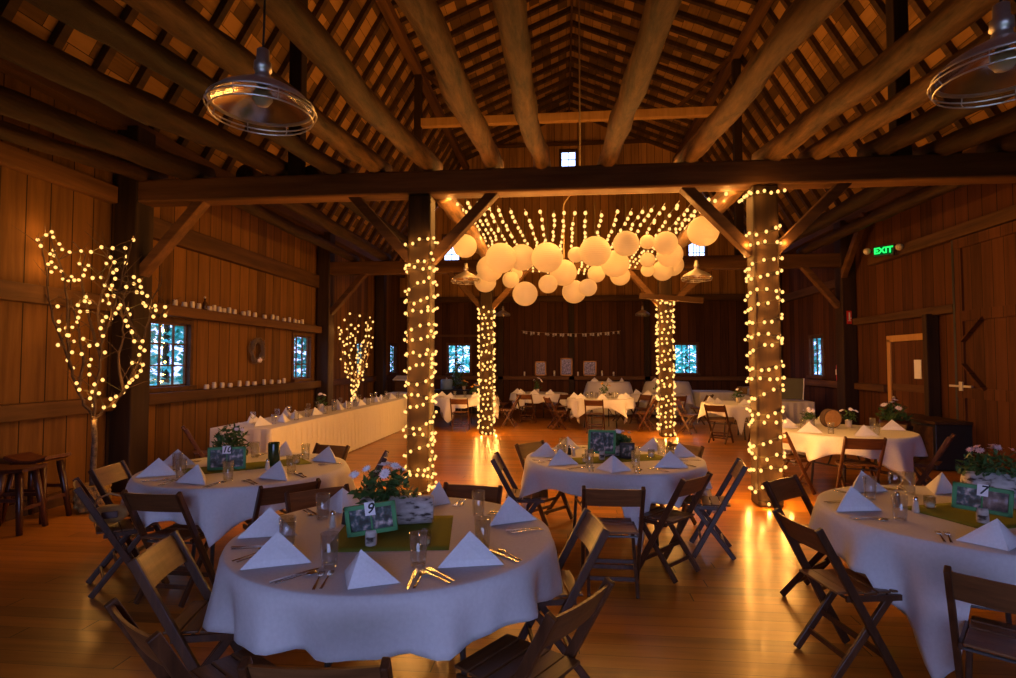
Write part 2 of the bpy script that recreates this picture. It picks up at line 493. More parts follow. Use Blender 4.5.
# bents
LP, RP = -1.78, 2.39
def bent(y, rp, label):
    wood_obj('tie_beam', (XL + .02, y, 3.93), (XR - .02, y, 3.93), .28, .30, 'x', label='long tie beam across the barn, ' + label, bevel=.025)
    for x, nm in ((XL + .2, 'candle-ledge wall'), (XR - .16, 'exit-sign wall')):
        wood_obj('wall_post', (x, y, 0), (x, y, ZE - .2), .30, .34, 'z', up=(0, 1, 0), label='wall post at the %s, %s' % (nm, label), bevel=.02)
    for x, nm in ((LP, 'candle-ledge'), (rp, 'exit-sign')):
        wood_obj('timber_post', (x, y, 0), (x, y, 3.78), .29, .29, 'z', up=(0, 1, 0), label='timber post wrapped in lights, %s side, %s' % (nm, label), bevel=.03)
    for x, nm in ((-3.45, 'candle-ledge'), (3.98, 'exit-sign')):
        wood_obj('queen_post', (x, y, 4.08), (x, y, 8.62), .17, .17, 'z', up=(0, 1, 0), label='upper queen post, %s side, %s' % (nm, label))
    structure(MB().bar((-3.4, y, 7.42), (3.95, y, 7.42), .16, .2).build('collar_beam', M_pine, bevel=.012, recenter=True), 'collar beam high in the roof, canopy light in its pale colour, ' + label)  # pale pine stands in for canopy light catching this beam
    for x0, z0, x1, z1, nm in ((-3.4, 8.75, -2.0, 7.45, 'candle-ledge'), (3.95, 8.75, 2.55, 7.45, 'exit-sign')):
        wood_obj('roof_brace', (x0, y, z0), (x1, y, z1), .09, .11, 'x', up=(0, 1, 0), label='diagonal roof brace, %s side, %s' % (nm, label))
    for x0, z0, x1, z1 in ((LP + .12, 2.95, -.84, 3.82), (LP - .12, 2.95, -2.68, 3.82), (rp - .12, 2.98, 1.47, 3.82), (rp + .12, 2.98, 3.35, 3.82), (XL + .32, 2.85, -4.72, 3.82), (XR - .3, 2.9, 5.35, 3.82)):
        wood_obj('knee_brace', (x0, y, z0), (x1, y, z1), .12, .17, 'x', up=(0, 1, 0), label='diagonal knee brace under the tie beam, ' + label)
bent(B1, RP, 'near frame')
bent(B2, 2.32, 'far frame')
for y, x in ((17.45, XL + .2), (17.45, XR - .16)):
    wood_obj('wall_post', (x, y, 0), (x, y, ZE - .2), .26, .3, 'z', up=(0, 1, 0), label='wall post near the far gable')
wood_obj('tie_beam', (XL + .02, .75, 3.28), (XR - .02, .75, 3.28), .28, .30, 'x', label='tie beam above the doorway end')
# gable framing at the far end
wood_obj('gable_beam', (XL, YB - .12, 3.9), (XR, YB - .12, 3.9), .2, .2, 'x', label='girt beam across the far gable wall')
wood_obj('gable_beam', (-2.9, YB - .08, 9.45), (3.4, YB - .08, 9.45), .12, .12, 'x', label='narrow rail high on the far gable wall')
for x in (-2.2, .3, 2.9):
    wood_obj('gable_post', (x, YB - .1, 0), (x, YB - .1, 3.8), .2, .16, 'z', up=(0, 1, 0), label='upright post on the far gable wall')
wood_obj('gable_beam', (-5.8, YB - .06, 2.62), (-2.3, YB - .06, 2.62), .08, .07, 'x', label='thin pale rail above the far gable window')
wood_obj('gable_beam', (XL + .1, YB - .1, 1.12), (XR - .1, YB - .1, 1.12), .16, .14, 'x', label='low rail ledge along the far gable wall')
# short timber and little braces on the far right lit post
wood_obj('cross_timber', (1.72, B2 - .24, 3.17), (3.12, B2 - .24, 3.05), .12, .12, 'x', label='short timber bolted across the far lit post')
wood_obj('knee_brace', (XR - .25, B2 - .1, 3.55), (XR - .25, B2 - 1.1, 4.7), .12, .14, 'y', label='brace rising along the exit-sign wall')
for x in (LP, 2.32):
    for s in (-1, 1):
        wood_obj('post_brace', (x + s * .12, B2, 2.95), (x + s * .62, B2, 3.55), .1, .12, 'x', up=(0, 1, 0), label='small angled brace near the top of a far lit post')

# logs lying on the tie beams over the near bay
rnd = random.Random(11)
def log(name, p, q, r0, r1, seed, label, mat=None, wob=.03):
    p, q = Vector(p), Vector(q)
    n = 34
    pts = []; rad = []
    for i in range(n + 1):
        t = i / n
        c = p.lerp(q, t)
        off = Vector((noise.noise(Vector((t * 3.2, seed, 0))), 0, .6 * noise.noise(Vector((t * 3.2, seed, 9)))))
        pts.append(c + off * wob)
        rad.append((r0 + (r1 - r0) * t) * (1 + .13 * noise.noise(Vector((t * 14, seed, 3))) + .16 * max(0, noise.noise(Vector((t * 31, seed, 6))) - .25)))
    m = MB().tube(pts, rad, 16, nz=.22, nsc=1.4, seed=seed)
    return structure(m.build(name, mat or M_log, smooth=True, recenter=True), label)
ordn = ['first', 'second', 'third', 'fourth', 'fifth', 'sixth', 'seventh', 'eighth', 'ninth', 'tenth', 'eleventh', 'twelfth', 'thirteenth', 'fourteenth', 'fifteenth', 'sixteenth',
        'seventeenth', 'eighteenth', 'nineteenth', 'twentieth', 'twenty-first', 'twenty-second', 'twenty-third', 'twenty-fourth', 'twenty-fifth', 'twenty-sixth', 'twenty-seventh', 'twenty-eighth']
for i, (x, r) in enumerate(((-5.5, .10), (-4.82, .13), (-3.72, .135), (-2.86, .11), (-2.38, .125), (-1.7, .125), (-.9, .125), (-.3, .115), (.58, .12), (1.52, .125), (2.5, .13), (3.0, .11), (3.72, .125), (4.4, .115), (5.1, .12))):
    log('log_joist', (x + rnd.uniform(-.05, .05), .5, 3.42 + r * .8), (x, B1 + .25, 4.09 + r), r * .70, r * .97, 3.1 * i + 1, '%s bare log over the near bay counted from the candle-ledge wall' % ordn[i], M_shadelog if i < 4 or i > 11 else M_log, wob=.09)
for i, (x, r) in enumerate(((-5.05, .11), (-4.25, .12), (-3.3, .10), (4.62, .12), (5.4, .11))):
    log('log_joist', (x, B1 + .1, 4.08 + r), (x, B2 + .2, 4.08 + r), r, r * .9, 50 + 2.3 * i, '%s bare log over the middle bay counted from the candle-ledge wall' % ordn[i], M_shadelog, wob=.08)
for x, nm in ((LP + .2, 'candle-ledge'), (2.2, 'exit-sign')):
    log('plate_log', (x, B1 + .12, 3.90), (x, B2 - .12, 3.90), .13, .13, 80 + x, 'round log joining the near and far lit posts, %s side' % nm)
# girts (rails) and baseboards on the side walls
def trim(n, x, y0, y1, z, d, h, label, mat=None):
    m = MB().box((x, (y0 + y1) / 2, z), (d, y1 - y0, h))
    return structure(m.build('trim_%d' % n, M_beamy if x > 0 else M_trim, bevel=.01, recenter=True), label)
trim(1, XL + .06, YF + .02, B1 - .2, 3.86, .12, .22, 'upper girt on the candle-ledge wall, near bay')
trim(2, XL + .07, YF + .02, B1 - .2, 2.43, .14, .20, 'middle girt on the candle-ledge wall, near bay')
trim(3, XL + .07, YF + .02, B1 - .2, 1.14, .14, .18, 'low girt on the candle-ledge wall, near bay')
trim(4, XL + .10, B1 + .2, B2 - .2, 2.44, .20, .16, 'upper candle ledge girt')
trim(5, XL + .10, B1 + .2, B2 - .2, 1.16, .20, .16, 'lower candle ledge girt')
trim(6, XL + .06, B1 + .2, B2 - .2, 3.6, .12, .3, 'high girt on the candle-ledge wall, middle bay')
trim(7, XL + .06, B2 + .2, YB - .2, 1.16, .12, .16, 'low girt on the candle-ledge wall, far bay')
trim(8, XR - .08, 5.0, 12.3, 3.76, .16, .20, 'long header rail of the sliding barn door')
trim(9, XR - .06, 9.85, B2 - .2, 2.55, .12, .14, 'girt on the exit-sign wall beside the sliding door')
trim(10, XR - .06, B2 + .2, YB - .2, 1.16, .12, .16, 'low girt on the exit-sign wall, far bay')
trim(11, XR - .06, B2 + .2, YB - .2, 3.5, .12, .2, 'high girt on the exit-sign wall, far bay')
trim(12, XR - .06, 11.9, B2 - .2, 1.16, .12, .14, 'low girt between post and framed door')
m = MB().box((XL + .025, (YF + B1) / 2 - .1, .08), (.05, B1 - YF - .3, .16)); structure(m.build('baseboard_left', M_trim, recenter=True))
# windows
def window(n, side, u0, u1, z0, z1, cols, rows):
    w, h = u1 - u0, z1 - z0
    uc = (u0 + u1) / 2
    loc, rz = {'L': ((XL, uc, z0), PI / 2), 'R': ((XR, uc, z0), -PI / 2), 'B': ((uc, YB, z0), 0)}[side]
    # local: x along the wall, +y outward
    root = empty('window_%d' % n, loc, rz); root['kind'] = 'structure'
    m = MB()
    t = .07
    for a in (-1, 1): m.box((a * (w / 2 + t / 2 - .01), .03, h / 2), (t, .12, h + 2 * t))
    m.box((0, .03, h + t / 2 - .01), (w + .02, .12, t)); m.box((0, 0, -t / 2 + .01), (w + .16, .18, t))
    m.build('window_frame', M_trim, root, bevel=.006)
    m = MB()
    for i in range(1, cols): m.box((-w / 2 + w * i / cols, .06, h / 2), (.022, .03, h))
    for i in range(1, rows): m.box((0, .06, h * i / rows), (w, .03, .022))
    for a in (-1, 1): m.box((a * (w / 2 - .018), .06, h / 2), (.036, .035, h))
    for z in (.018, h - .018): m.box((0, .06, z), (w, .035, .036))
    m.build('muntin', M_beam, root)
    m = MB().box((0, .07, h / 2), (w, .006, h)); m.build('pane', M_pane, root)
for i, (s, u0, u1, z0, z1) in enumerate(WIN):
    window(i + 1, s, u0, u1, z0, z1, 2 if i == 9 or i == 7 or i == 9 else 3, 2 if i >= 9 else 3)
# framed pine door in the exit-sign wall
d2 = empty('door_2', (XR, 11.2, 0)); d2['kind'] = 'structure'
m = MB().box((-.03, .60, 1.06), (.08, .12, 2.12)).box((-.03, -.60, 1.06), (.08, .12, 2.12)).box((-.03, 0, 2.13), (.08, 1.32, .12))
m.build('door_casing', M_pine, d2, bevel=.006)
m = MB().box((-.02, 0, 1.03), (.05, 1.08, 2.06)); m.build('door_panel', M_door, d2)
m = MB().box((-.055, 0, 1.2), (.02, 1.04, .13)); m.build('door_rail', M_trim, d2)
m = MB().box((-.06, -.30, 1.55), (.012, .2, .34)); m.build('notice_sheet', M_card, d2)
m = MB().ball((-.09, .42, 1.0), .03); m.build('door_knob', M_metal, d2, smooth=True)
wood_obj('door_post', (XR - .12, 10.42, 0), (XR - .12, 10.42, 2.5), .2, .12, 'z', up=(0, 1, 0), label='dark post beside the framed door')
# sliding barn door
d1 = empty('door_1', (XR - .12, 7.6, 0)); d1['kind'] = 'structure'
m = MB().box((0, 0, 1.83), (.05, 4.2, 3.62)); m.build('door_panel', M_door, d1)
m = MB()
for yy in (-2.02, 0, 2.02): m.box((-.04, yy, 1.83), (.03, .16, 3.6))
for zz in (.1, 1.2, 2.4, 3.55): m.box((-.045, 0, zz), (.03, 4.2, .16))
for y0 in (-1.94, .08):
    for (a, za, b, zb) in ((y0, 2.0, y0 + .45, 2.35), (y0 + 1.86, 2.0, y0 + 1.41, 2.35), (y0, 1.65, y0 + .45, 1.26), (y0 + 1.86, 1.65, y0 + 1.41, 1.26)):
        m.bar((-.04, a, za), (-.04, b, zb), .02, .12, (1, 0, 0))
m.build('door_brace', M_door, d1)
m = MB().bar((-.07, 2.25, 1.3), (-.07, 1.75, 1.3), .03, .03).box((-.06, 2.0, 1.3), (.03, .08, .14)); m.build('bolt', M_metal, d1)
m = MB().box((-.05, 2.12, 1.83), (.02, .05, 3.6)); m.build('edge_gap_shade', M_dark, d1)  # black strip in place of the shade in the door gap

# exterior trees seen through the windows
def conifer(loc, h, seed):
    r = random.Random(seed)
    root = empty('evergreen_tree', loc)
    m = MB()
    for i in range(2600):
        t = r.random() ** .8
        z = .3 + t * (h - .3)
        rad = (1 - t) * h * .30 * (.80 + .2 * r.random())
        a = r.uniform(0, 2 * PI)
        c = Vector((rad * math.cos(a), rad * math.sin(a), z - rad * .25))
        s = r.uniform(.09, .22)
        d = Vector((math.cos(a), math.sin(a), r.uniform(-.6, .1))).normalized()
        x = Vector((-math.sin(a), math.cos(a), r.uniform(-.4, .4))) * s * .6
        m.add([c - x, c + d * s * 1.4, c + x, c - d * s * .5 + Vector((0, 0, .05))], [(0, 1, 2, 3)])
    m.build('crown', M_fir, root)
    MB().tube([(0, 0, -.1), (0, 0, h * .8)], [.12, .03], 6).build('trunk', M_bark, root)
    return root
M_fir = plain('fir_needles', (.16, .80, .62), .7, .2, 0, .35, 3)
for i, (x, y, h, lab) in enumerate(((-9.6, 13.0, 6.6, 'near ledge-wall window'), (-8.9, 18.0, 6, 'second ledge-wall window'), (-8.8, 22.6, 5.5, 'third ledge-wall window'), (-8.9, 27.2, 5.5, 'fourth ledge-wall window'),
        (-5.4, 28.6, 5.8, 'far gable window on the window-wall side'), (5.9, 28.0, 6, 'far gable window on the buffet side'), (9.5, 22.0, 6.2, 'window beside the fire extinguisher'), (-13.5, 15.4, 7, 'near ledge-wall window, standing further back'), (2.2, 30.5, 5.5, 'far gable window, further back'))):
    tag(conifer((x, y, -.12), h, 100 + i), 'blue-green evergreen outdoors, seen through the ' + lab, 'tree', 'evergreens outside the windows')


# ------------------------------------------------------------------ warm lights
TREE_BULBS=[(-5.71,5.83,3.14),(-5.71,5.76,3.09),(-5.73,5.87,3.09),(-5.77,5.72,3.03),(-5.73,5.72,2.96),(-5.69,5.91,3.02),(-5.94,5.92,2.91),(-5.84,5.96,2.96),(-5.76,6.02,2.98),(-5.58,5.93,2.93),(-5.53,6.03,2.96),(-5.29,5.90,2.92),(-5.12,5.85,2.96),(-4.96,5.82,2.94),(-4.85,5.87,2.95),(-5.04,6.22,3.12),(-5.84,5.97,2.90),(-5.85,5.94,2.82),(-5.90,5.90,2.79),(-5.66,5.84,2.74),(-5.71,5.84,2.69),(-5.72,5.98,2.72),(-5.63,6.12,2.83),(-5.57,6.18,2.82),(-5.62,6.19,2.77),(-5.29,5.81,2.64),(-5.70,5.98,2.63),(-5.68,6.03,2.62),(-5.62,6.01,2.66),(-5.53,5.95,2.61),(-5.52,6.00,2.62),(-5.18,5.81,2.61),(-5.44,6.22,2.68),(-5.35,6.19,2.84),(-5.16,6.03,2.88),(-5.01,5.91,2.80),(-5.11,6.21,2.92),(-4.98,6.04,2.81),(-5.26,6.19,2.73),(-5.21,6.18,2.76),(-5.08,6.01,2.63),(-5.17,5.97,2.55),(-5.16,6.06,2.56),(-5.11,5.98,2.51),(-4.81,5.85,2.51),(-4.78,5.92,2.63),(-4.97,6.16,2.59),(-4.61,5.79,2.57),(-4.59,5.79,2.50),(-4.86,6.07,2.48),(-4.66,5.90,2.45),(-4.70,6.03,2.43),(-5.08,6.00,2.43),(-5.10,5.93,2.43),(-5.44,6.25,2.41),(-5.02,5.86,2.33),(-5.40,5.97,2.42),(-5.32,5.87,2.36),(-5.44,6.07,2.37),(-5.43,5.90,2.32),(-5.44,5.94,2.25),(-5.52,6.13,2.27),(-5.44,5.92,2.18),(-5.56,6.04,2.14),(-5.85,5.98,2.41),(-5.61,5.83,2.30),(-5.59,5.83,2.13),(-5.62,5.87,2.04),(-5.70,6.04,2.07),(-5.62,6.04,2.08),(-5.56,5.93,1.98),(-5.15,5.93,2.14),(-5.05,5.86,2.18),(-5.10,5.99,2.17),(-5.05,5.79,2.05),(-5.14,6.10,2.24),(-5.19,6.20,2.31),(-5.19,6.23,2.35),(-5.01,6.12,2.29),(-5.07,6.23,2.24),(-4.75,5.78,2.13),(-4.83,5.91,2.08),(-5.04,6.23,2.04),(-4.83,6.14,2.36),(-4.67,5.97,2.31),(-4.80,6.22,2.31),(-4.63,6.07,2.32),(-4.69,6.16,2.28),(-4.39,5.91,2.29),(-4.35,5.86,2.19),(-4.58,5.98,2.19),(-5.62,5.86,1.87),(-5.60,5.97,1.70),(-5.65,6.10,1.61),(-5.49,5.98,1.44),(-5.39,5.91,1.37),(-5.53,5.88,1.98),(-5.53,5.95,1.79),(-5.64,6.09,1.92),(-5.43,5.97,1.77),(-5.37,5.92,1.94),(-5.23,5.85,1.86),(-5.51,6.19,1.71),(-5.36,6.00,1.64),(-5.30,5.94,1.54),(-5.21,5.91,1.43),(-5.12,5.83,1.87),(-5.08,5.86,1.97),(-5.25,6.09,1.79),(-5.13,5.93,1.48),(-5.17,5.93,1.33),(-5.34,6.03,1.34),(-5.32,5.98,1.27),(-5.40,6.12,1.18),(-5.14,5.97,1.17),(-5.12,6.04,1.26),(-5.11,6.08,1.18),(-5.03,6.01,1.29),(-5.05,6.14,1.33),(-4.91,6.02,1.40),(-4.83,5.96,1.45),(-4.83,6.00,1.48),(-4.69,5.89,1.52),(-4.73,6.00,1.58),(-4.66,5.94,1.65),(-4.88,6.16,1.67),(-4.95,6.14,1.67),(-4.77,6.02,1.76),(-4.61,5.83,1.84),(-4.63,5.92,1.81),(-4.64,5.90,1.91),(-4.73,5.89,1.91),(-4.76,5.89,2.01),(-5.34,6.08,1.02)]
TREE_PATHS=[[(-5.32,6.05,0.34),(-5.32,6.05,0.45),(-5.31,6.05,0.79),(-5.33,6.05,1.03)],
[(-5.32,6.04,1.03),(-5.43,6.03,1.19),(-5.50,6.01,1.36),(-5.57,6.00,1.59),(-5.64,5.93,1.93),(-5.71,5.84,2.26),(-5.73,5.81,2.54),(-5.75,5.80,2.82),(-5.78,5.78,3.04)],
[(-5.32,6.04,1.03),(-5.27,6.00,1.36),(-5.18,5.95,1.70),(-5.13,5.92,1.93),(-4.99,5.88,2.26),(-4.88,5.84,2.53),(-4.80,5.82,2.78),(-4.72,5.82,3.03)],
[(-5.33,6.06,1.03),(-5.15,6.07,1.19),(-4.99,6.09,1.36),(-4.86,6.12,1.65),(-4.82,6.14,1.88),(-4.79,6.17,2.17),(-4.76,6.19,2.40),(-4.68,6.21,2.58)],
[(-5.60,6.03,1.59),(-5.66,6.00,1.99),(-5.66,6.01,2.39),(-5.71,5.97,2.73),(-5.79,5.91,3.07)],
[(-5.33,6.13,1.70),(-5.49,6.17,2.05),(-5.64,6.21,2.41),(-5.73,6.25,2.72),(-5.68,6.25,2.96),(-5.72,6.11,3.09)],
[(-4.72,6.01,1.87),(-4.87,6.00,2.13),(-4.95,5.99,2.38),(-4.90,5.99,2.55)],
[(-5.32,6.14,1.94),(-5.41,6.16,2.23),(-5.38,6.19,2.53),(-5.29,6.21,2.86),(-5.40,6.21,3.06)],
[(-5.54,6.06,1.36),(-5.49,6.07,1.65),(-5.55,6.08,1.93),(-5.62,6.08,2.19),(-5.65,6.03,2.39)],
[(-4.98,6.07,1.36),(-5.09,6.09,1.68),(-5.04,6.11,1.99),(-5.08,6.13,2.19)],
[(-4.73,6.12,2.28),(-4.60,6.11,2.18),(-4.52,6.12,2.33)]]
LANTERNS=[(-1.62,9.32,3.61,0.40),(-0.91,8.35,3.22,0.46),(-1.23,9.58,3.27,0.46),(-1.40,10.23,3.14,0.40),(-0.69,9.63,3.46,0.46),(-0.91,9.97,3.13,0.30),(-0.89,10.87,3.39,0.25),(-0.60,9.07,2.77,0.40),(-0.23,8.42,3.23,0.46),(0.01,9.70,3.20,0.46),(-0.23,8.98,2.91,0.30),(0.19,9.52,2.85,0.40),(0.42,9.54,2.92,0.30),(0.48,8.48,3.32,0.46),(0.25,10.69,3.69,0.30),(0.56,9.55,3.15,0.30),(0.86,9.43,3.29,0.46),(1.03,10.35,3.23,0.36),(1.12,10.16,3.77,0.46),(1.69,11.53,4.08,0.30),(1.54,8.67,3.46,0.36),(1.89,10.24,3.58,0.46),(1.41,9.62,3.38,0.25),(1.57,10.70,3.38,0.25),(1.90,11.03,3.42,0.40),(2.18,11.59,3.62,0.46),(2.08,8.63,3.62,0.46)]

LAMPS = []
lamp_data = {}
def glow(p, watts, rad=.03):
    """a lit lamp of the light strings"""
    key = (round(watts, 3), rad)
    if key not in lamp_data:
        l = bpy.data.lights.new('string_lamp', 'POINT'); l.energy = watts; l.color = WARM; l.shadow_soft_size = rad
        lamp_data[key] = l
    o = bpy.data.objects.new('string_lamp', lamp_data[key]); o.location = p
    COL.objects.link(o)
def bulb_mesh(r, n=8, mm=5):
    b = MB().ball((0, 0, 0), r, n, mm, (1, 1, 1.15))
    me = bpy.data.meshes.new('bulb'); me.from_pydata(b.v, [], b.f); me.update()
    for p in me.polygons: p.use_smooth = True
    me.materials.append(M_bulb)
    return me
BM_post, BM_far, BM_tree, BM_can = bulb_mesh(.0195), bulb_mesh(.026, 7, 4), bulb_mesh(.019), bulb_mesh(.024, 7, 4)
def string_of(name, base, wirepts, bulbs, me, r, label, group=None, wire_r=.004):
    """string of lights: a wire and its bulbs (the 100 that show largest each by itself)"""
    root = empty(name, base)
    B = Vector(base)
    m = MB()
    for w in wirepts: m.tube([Vector(p) - B for p in w], wire_r, 4, cap=False)
    m.build('wire', M_wire, root)
    bulbs = [Vector(b) for b in bulbs]
    for b in bulbs[:100]:
        o = bpy.data.objects.new('bulb', me); COL.objects.link(o); o.parent = root; o.location = b - B
        KIDS.setdefault(root.name, []).append(o)
    if len(bulbs) > 100:
        m = MB()
        for b in bulbs[100:]: m.ball(b - B, r, 6, 4)
        o = m.build('bulb_rest', M_bulb, root, smooth=True); o['kind'] = 'stuff'
    return tag(root, label, 'string lights', group)

def wrap_post(cx, cy, z0, z1, pitch, step, me, r, label, seed, watts, every):
    rr = random.Random(seed)
    hs = .151
    def sq(s):
        s %= 4
        k = int(s); f = (s - k) * 2 - 1
        p = [(f, -1), (1, f), (-f, 1), (-1, -f)][k]
        nrm = [(0, -1), (1, 0), (0, 1), (-1, 0)][k]
        return Vector((cx + p[0] * hs, cy + p[1] * hs, 0)), Vector((nrm[0], nrm[1], 0))
    wire = []; bl = []
    s = 0.; z = z0
    ds = .09
    ph = rr.random() * 6
    while z < z1:
        p, nn = sq(s)
        wob = .035 * math.sin(s * 2.1 + ph) + .03 * math.sin(s * .63 + ph * 2)
        wire.append(p + Vector((0, 0, z + wob)))
        s += ds; z += pitch * ds / 4
    # corner drop wire
    acc = 0
    for a, b in zip(wire, wire[1:]):
        acc += (b - a).length
        if acc > step * rr.uniform(.75, 1.25):
            acc = 0
            out = Vector((b.x - cx, b.y - cy, 0))
            nn = Vector((math.copysign(1, out.x) if abs(out.x) >= abs(out.y) else 0, math.copysign(1, out.y) if abs(out.y) > abs(out.x) else 0, 0))
            bl.append(b + nn * (r * .9 + rr.uniform(0, .012)) + Vector((0, 0, rr.uniform(-.025, .025))))
    # a second run of wire straight up the camera-side corner toward the exit-sign wall
    if seed % 2 == 0:
        zz = z0
        cw = []
        while zz < z1 - .1:
            p = Vector((cx + hs * .95, cy - hs * .95, zz)); cw.append(p)
            if rr.random() < .55: bl.append(p + Vector((rr.uniform(-.02, .05), -r - rr.uniform(0, .02), rr.uniform(-.03, .03))))
            zz += .11
    else: cw = None
    cam = Vector((0, 0, 1.68))
    def score(b):
        n = Vector((b.x - cx, b.y - cy, 0)); return -(n.dot((cam - b).normalized()))
    lit = bl[::every]
    bl.sort(key=score)
    ws = [wire] + ([cw] if cw else [])
    string_of('string_lights', (cx, cy, 0), ws, bl, me, r, label, 'string lights wound round the posts')
    for b in lit:
        out = Vector((b.x - cx, b.y - cy, 0)).normalized()
        glow(b + out * .05, watts, .02)
    return len(bl)
wrap_post(LP, B1, .06, 3.22, .17, .085, BM_post, .019, 'warm light string wound round the post beyond table nine', 2, PW, 2)
wrap_post(RP, B1, .06, 3.30, .175, .09, BM_post, .019, 'warm light string wound round the post beside table seven', 5, PW, 2)
wrap_post(LP, B2, .06, 2.95, .125, .10, BM_far, .026, 'warm light string wound round the far post, long-table side', 7, PW, 3)
wrap_post(2.32, B2, .06, 3.1, .125, .10, BM_far, .026, 'warm light string wound round the far post, buffet side', 9, PW, 3)
# ring of lights at the very top of the post by table seven
ring = [(RP + .17 * math.cos(a), B1 + .17 * math.sin(a) * 1.0 - .0, 3.66 + .03 * math.sin(3 * a)) for a in [i * PI / 9 for i in range(19)]]
string_of('string_lights', (RP, B1, 3.6), [[(RP + .17 * (1 if i in (0, 1) else -1) * 1.05, B1 + .17 * (1 if i in (1, 2) else -1) * 1.05, 3.66) for i in (0, 1, 2, 3, 0)]],
          [(RP + .19 * (-1 + 2 * i / 5), B1 - .205, 3.655 + .012 * (i % 3)) for i in range(6)] + [(RP - .205, B1 + .19 * (-1 + 2 * i / 4), 3.67 - .01 * (i % 2)) for i in range(5)], BM_post, .0235, 'short warm light string round the top of the post beside table seven')
for q in ((RP - .1, B1 - .28, 3.64), (RP - .28, B1 + .05, 3.64)): glow(q, PW)

# canopy of strands between the near and far tie beams
NS = 23
rc = random.Random(3)
for i in range(NS):
    t = i / (NS - 1)
    x = LP + .32 + t * (RP - LP - .56)
    sagx = 1 - (2 * t - 1) ** 2                      # the middle strands start lower
    za = 3.845 - .24 * sagx
    pts = []
    for k in range(41):
        u = k / 40
        yy = B1 + .2 + u * (B2 - B1 - .4)
        sag = 4 * u * (1 - u)
        pts.append((x + .04 * math.sin(u * 5 + i), yy, za + (.1 * u) + .14 * sag * (1 - sagx) - .02 * sag))
    bl = []
    for k in range(17):
        j = min(40, max(0, int((k + .5 + rc.uniform(-.25, .25)) * 40 / 17)))
        p = pts[j]
        bl.append((p[0] + rc.uniform(-.015, .015), p[1], p[2] - .03))
    string_of('string_lights', pts[20], [pts], bl, BM_can, .024, 'warm light strand of the lantern canopy, %s from the window-wall side' % ordn[i], 'canopy light strands')
    for k in range(i % 3, 17, 4): glow(Vector(bl[k]) + Vector((0, 0, -.06)), CW)

# paper lanterns
LF = [0.880, 0.995, 0.970, 1.000, 0.900, 1.000, 0.950, 1.000, 1.000, 0.960, 1.000, 1.010, 0.880, 0.955, 0.780, 1.040, 0.970, 1.000, 0.760, 0.700, 0.910, 0.840, 0.900, 0.900, 0.887, 0.900, 0.929]
LANTERNS = [tuple(c + (v - c) * f for v, c in zip(q[:3], (0, 0, 1.68))) + (q[3] * f,) for q, f in zip(LANTERNS, LF)]
LANTERNS = [tuple(c + (v - c) * .97 for v, c in zip(q[:3], (0, 0, 1.68))) + (q[3] * .97,) for q in LANTERNS]
LAN = sorted(LANTERNS, key=lambda q: (q[0], q[1]))
for i, (x, y, z, D) in enumerate(LAN):
    root = empty('paper_lantern', (x, y, z - D / 2))
    prof = []
    nst = 20
    for k in range(1, nst):
        a = -PI / 2 + PI * k / nst
        prof.append((D / 2 * math.cos(a) * (1 + .006 * (k % 2)), D / 2 + D / 2 * .97 * math.sin(a)))
    MB().lathe(prof, n=28).build('shade', M_lantern, root, smooth=True)
    MB().lathe([(D * .08, D - .012), (D * .085, D - .004), (D * .08, D)], n=14).build('top_ring', M_wire, root)
    top = 4.0 - .12 - (z - D / 2)
    MB().tube([(0, 0, D - .01), (0, 0, max(D + .06, top))], .0025, 4).build('cord', M_wire, root)
    size = 'large' if D > .42 else ('medium' if D > .33 else 'small')
    tag(root, '%s round paper lantern, %s of the hanging cluster counted from the window-wall side' % (size, ordn[i]), 'lantern', 'paper lanterns under the light canopy')

